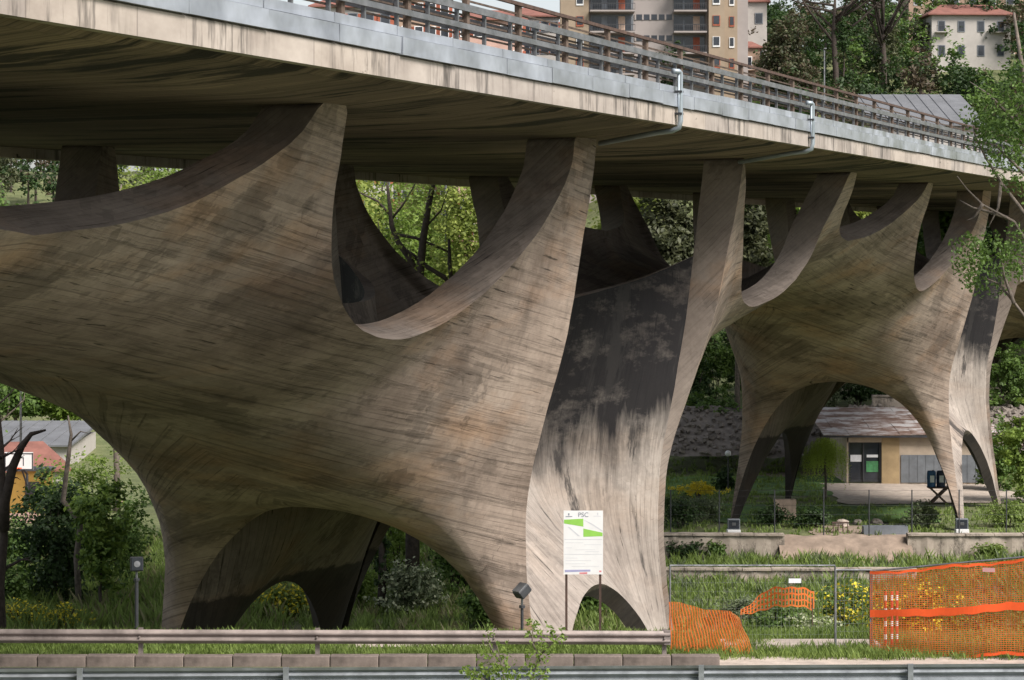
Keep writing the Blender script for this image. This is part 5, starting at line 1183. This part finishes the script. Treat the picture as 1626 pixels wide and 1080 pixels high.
mb = MB(); tt = empty('kiosk', G(PX(44, 156), 156), 0, label='yellow painted kiosk behind the basketball hoop post', cat='building'); mb.box((0, .8, 1.4), (2.6, 1.6, 2.8)); mb.build('wall', M['yellow'], tt); mb = MB(); mb.box((0, .8, 2.86), (3.0, 2.0, .14)); mb.build('roof', M['greyroof'], tt); mb = MB(); mb.box((.3, -.02, 1.5), (.9, .06, 1.2)); mb.build('window', M['glass'], tt)
for x, Y, yt, w, wm_, lab, sh in ((690, 230, 440, 7, 'pink', 'pinkish house with red roof seen through the first opening', None), (725, 262, 405, 6, 'plaster', 'white house with red roof seen higher in the first opening', 'shutter'), (640, 262, 455, 7, 'brick', 'brownish house low behind the forked tree', None)):
    g = ground(PX(x, Y), Y); h = max(3.2, (Y_HOR - yt) / F_PX * Y - g); house('house', (PX(x, Y), Y, g), w, 8, h, M[wm_], M['redroof'], lab, max(1, int(h / 3)), 4, .15, 1.6, .5, M[sh] if sh else None)
for x, Y, yt, lab in ((708, 150, 290, 'thin grey pole seen in the right of the first opening'), (33, 158, 610, 'thin grey pole rising behind the basketball board')):
    t = empty('utility_pole', G(PX(x, Y), Y), 0, label=lab, cat='pole'); mb = MB(); Hh = (Y_HOR - yt) / F_PX * Y - t.location.z; mb.tube([(0, 0, -.3), (0, 0, Hh)], [.1, .07], 8); mb.build('shaft', M['galv_rail'], t)
    mb = MB(); mb.tube([(0, 0, Hh - .05), (0, 0, Hh + .08)], [.1, .03], 8); mb.build('cap', M['dark_metal'], t)

# ------------------------------------------------------------------ hillside above the deck
def apartments():
    Y = 330.0; z0_ = 8.0; Xc = PX(1030, Y); t = empty('apartment_block', (Xc, Y, z0_), 0, label='large pale apartment block with balconies and tan stair towers above the deck', cat='apartment block'); P = lambda x: PX(x, Y) - Xc; zz = lambda y: (Y_HOR - y) / F_PX * Y - z0_
    zt = zz(-110); mb = MB(); mb.box(((P(892) + P(1190)) / 2, 8, (zt - 4) / 2), (P(1190) - P(892), 12, zt + 4)); mb.build('wall', M['lilac'], t)
    for a, b_, dpt in ((890, 935, .9), (1125, 1150, 1.6), (1150, 1172, .6)):
        m2 = MB(); m2.box(((P(a) + P(b_)) / 2, 2 - dpt + 1, (zt - 4) / 2 + .5), (P(b_) - P(a), 2.2 + dpt, zt + 5)); m2.build('tower', M['tan'], t)
    for k in range(8):
        ys_ = 118 - 33.5 * k; zf_ = zz(ys_)
        if zf_ > zt - 2: break
        for a, b_ in ((937, 1008), (1070, 1122)):
            m2 = MB(); m2.box(((P(a) + P(b_)) / 2, .75, zf_), (P(b_) - P(a), 2.6, .22)); sl = m2.build('balcony', M['lilac'], t); m2 = MB(); m2.box(((P(a) + P(b_)) / 2, -.5, zf_ + 1.0), (P(b_) - P(a), .06, .08)); m2.box(((P(a) + P(b_)) / 2, -.5, zf_ + .2), (P(b_) - P(a), .06, .06))
            for q in range(20): m2.box((lerp(P(a), P(b_), q / 19), -.5, zf_ + .6), (.05, .05, .9))
            m2.build('balustrade', M['dark_metal'], sl)
            m2 = MB(); m2.box(((P(a) + P(b_)) / 2, 1.94, zf_ + 1.45), (P(b_) - P(a) - .2, .1, 2.2)); rc = m2.build('recess', M['sheetmetal'], t); m2 = MB()
            for q in range(3): m2.box((lerp(P(a), P(b_), (q + .5) / 3), 1.86, zf_ + 1.3), (1.2, .06, 2.0))
            m2.build('window', M['glass'], rc); m2 = MB(); m2.box((lerp(P(a), P(b_), .72), 1.84, zf_ + 1.3), (.9, .06, 2.0)); m2.build('blind', M['shutter'] if k % 2 else M['palewood'], rc)
        m2 = MB(); m2.box(((P(1008) + P(1070)) / 2, 1.96, zf_ + 2.2), (P(1070) - P(1010), .1, .75)); rb = m2.build('ribbon_window', M['glass'], t); m2 = MB()
        for q in range(6): m2.box((lerp(P(1010), P(1070), q / 5), 1.9, zf_ + 2.2), (.22, .06, .75))
        m2.build('mullions', M['lilac'], rb)
        for x, off in ((921, .5), (1137, -.55), (1163, .95)):
            m2 = MB(); m2.box((P(x), off, zf_ + 1.5), (1.0 if x != 1163 else .7, .1, 1.4)); w_ = m2.build('window', M['white'] if k % 2 else M['shutter'], t); m2 = MB(); m2.box((P(x), off - .06, zf_ + 1.6), (.8 if x != 1163 else .5, .06, 1.1)); m2.build('pane', M['glass'], w_)
    m2 = MB(); m2.box(((P(892) + P(1190)) / 2, 8, zt + .2), (P(1190) - P(892) + 1, 13, .4)); m2.build('roof', M['greyroof'], t)
apartments()
Y = 345; house('house', (PX(1192, Y), Y, 20), 4.6, 7, 14.6, M['plaster'], M['redroof'], 'narrow white gabled house with dark red roof beside the apartment block', 3, 2, 0, 1.8, .5)
Y = 336; house('house', (PX(1186, Y), Y, 14), 3.6, 6, 13.4, M['brick'], M['redroof'], 'small brownish house with balconies in front of the narrow white house', 3, 1, 0, 1.0, .4, None, (1.2, 1.6), balcony=((1, 0), (2, 0)))
Y = 380; house('white_house', (PX(1542, Y), Y, (Y_HOR - 100) / F_PX * Y), 12.4, 9, 7.6, M['plaster'], M['redroof'], 'long white house with red roof among the trees at upper right', 2, 4, 0.05, 1.9, .7, None, (.9, 1.5), balcony=((1, 0), (1, 3)), base=9)
Y = 430; house('apartment_block', (PX(1560, Y), Y, 28), 26, 12, 34, M['brick'], M['greyroof'], 'brown apartment block behind the long white house at upper right', 10, 8, 0, 1, .4, None, (1.3, 1.6), 'apartment block', True, tuple((f_, c) for f_ in range(3, 7) for c in (1, 3, 5)))
shed_roof('hall', 1392, 1560, 236, 150, 198, M['greyroof'], M['plaster'], 'wide hall with plain grey roof behind the right end of the deck', 0)
for x, Y, yt, w, wm_, lab in ((560, 300, 10, 10, 'plaster', 'cream house behind the railing at the upper left'), (665, 340, -5, 9, 'brick', 'house with rust red shutters behind the railing'), (780, 330, 30, 9, 'pink', 'pinkish house glimpsed behind the upper rails'), (850, 360, 25, 7, 'plaster', 'small pale house beside the apartment block behind the rails')):
    g = ground(PX(x, Y), Y); h = (Y_HOR - yt) / F_PX * Y - g; house('house', (PX(x, Y), Y, g), w, 9, h, M[wm_], M['redroof'], lab, max(2, int(h / 3.1)), 5, .1, 1.6, .5, M['shutter'], (1.0, 1.4))
# umbrella pines on the ridge
def pine(x, Y, yt, label, seed, wide):
    X = PX(x, Y); g = ground(X, Y); H = (Y_HOR - yt) / F_PX * Y - g; t = empty('umbrella_pine', (X, Y, g), 0, label=label, cat='tree'); mb = MB(); random.seed(seed)
    top = H * .86; mb.tube([(0, 0, -1), (.2, 0, H * .3), (-.1, 0, H * .55), (.1, 0, top)], [.5, .42, .36, .15], 8); ends = []
    for k in range(13):
        u = random.uniform(.42, .8); a = random.uniform(0, 6.283); e = Vector((math.cos(a) * wide * random.uniform(.5, .95), math.sin(a) * wide * .6, H * random.uniform(.84, .97))); s_ = Vector((0, 0, H * u)); mb.tube([s_, s_.lerp(e, .45) + Vector((0, 0, -.3)), s_.lerp(e, .8) + Vector((0, 0, -.1)), e], [.2, .15, .09, .03], 6); ends.append(e)
    mb.build('trunk', M['bark'], t, smooth=True); cb = MB()
    for e in ends + [Vector((0, 0, H * .95))]: crown(cb, e + Vector((0, 0, .4)), (wide * .36, wide * .36, 1.1), 30, 22, .38, .7, seed + int(e.x * 10), .4, .2)
    cb.build('crown', L['dark'], t)
pine(1325, 345, -38, 'left umbrella pine with spreading bare limbs on the ridge above the deck', 3, 9.5); pine(1402, 352, -34, 'right umbrella pine standing between the wood and the long white house', 8, 9.0)
tree('bronze_tree', (PX(1245, 318), 318, ground(PX(1245, 318), 318)), (Y_HOR - 32) / F_PX * 318 - ground(PX(1245, 318), 318), (4.6, 4, 6.6), 'olive', 'wide dull bronze green tree right of the apartment block', clumps=230, per=30, size=.5, cr=1.1, seed=91, trunk=.35, zc=.7, hollow=.3, second='brown')
tree('cedar', (PX(1066, 318), 318, ground(PX(1066, 318), 318)), (Y_HOR - 30) / F_PX * 318 - ground(PX(1066, 318), 318), (2.6, 2.4, 7.5), 'dark', 'dark cedar in front of the apartment balconies', clumps=120, per=26, size=.4, cr=.7, seed=92, trunk=.25, zc=.62, hollow=.1)
tree('cypress', (PX(1340, 335), 335, ground(PX(1340, 335), 335)), (Y_HOR - 20) / F_PX * 335 - ground(PX(1340, 335), 335), (1.0, 1.0, 4.5), 'dark', 'thin dark cypress among the pine trunks on the ridge', clumps=70, per=26, size=.35, cr=.5, seed=93, trunk=.2, zc=.78, hollow=.1)
tree('broadleaf_tree', (PX(1480, 262), 262, ground(PX(1480, 262), 262)), (Y_HOR - 112) / F_PX * 262 - ground(PX(1480, 262), 262), (3.2, 3, 3.0), 'mid', 'bright green round tree just above the grey hall roof', clumps=120, per=28, size=.4, cr=.8, seed=94, trunk=.2, zc=.74, hollow=.3)
# wooded hillside
random.seed(101)
wood = MB(); kinds = ['dark', 'mid', 'olive', 'brown']
for k in range(760):
    Y = random.uniform(232, 470); X = PX(random.uniform(1150, 1760), Y) if k % 3 else random.uniform(-110, 24)
    if X < 16 and Y < 262: continue
    if PX(600, Y) < X < PX(1185, Y) and Y < 420: continue        # keep the slope in front of the houses free
    if abs(X - PX(1546, Y)) < 7.0 and 345 < Y < 380: continue
    if PX(1380, Y) < X < PX(1600, Y) and Y < 256: continue
    H = random.uniform(7, 13) if Y > 300 else random.uniform(5, 9); g = ground(X, Y); r = random.uniform(2.2, 4.6); mt = random.choices(range(4), (6, 1.2, 2.4, 1.2))[0]; c = Vector((X, Y, g + H * .58))
    sd_ = random.randint(0, 10**6); st_ = random.getstate(); crown(wood, c, (r, r, H * .46), 26, 20, .62, 1.15, sd_, .3, .45, mt); random.setstate(st_)
    wood.tube([(X, Y, g - .5), (X, Y, g + H * .5)], [.25, .12], 5, 4)
wood.build('hillside_wood', [L[q] for q in kinds] + [M['bark']], kind='stuff')
t = empty('lamp_post', G(PX(1309, 300), 300), 0, label='thin pale lamp post standing in front of the wooded slope', cat='lamp post'); mb = MB(); Hh = (Y_HOR - 78) / F_PX * 300 - t.location.z; mb.tube([(0, 0, -.2), (0, 0, Hh)], [.12, .08], 8); mb.build('post', M['galv_rail'], t); mb = MB(); mb.box((0, -.5, Hh), (.3, 1.2, .12)); mb.build('lamp_head', M['galv_rail'], t)
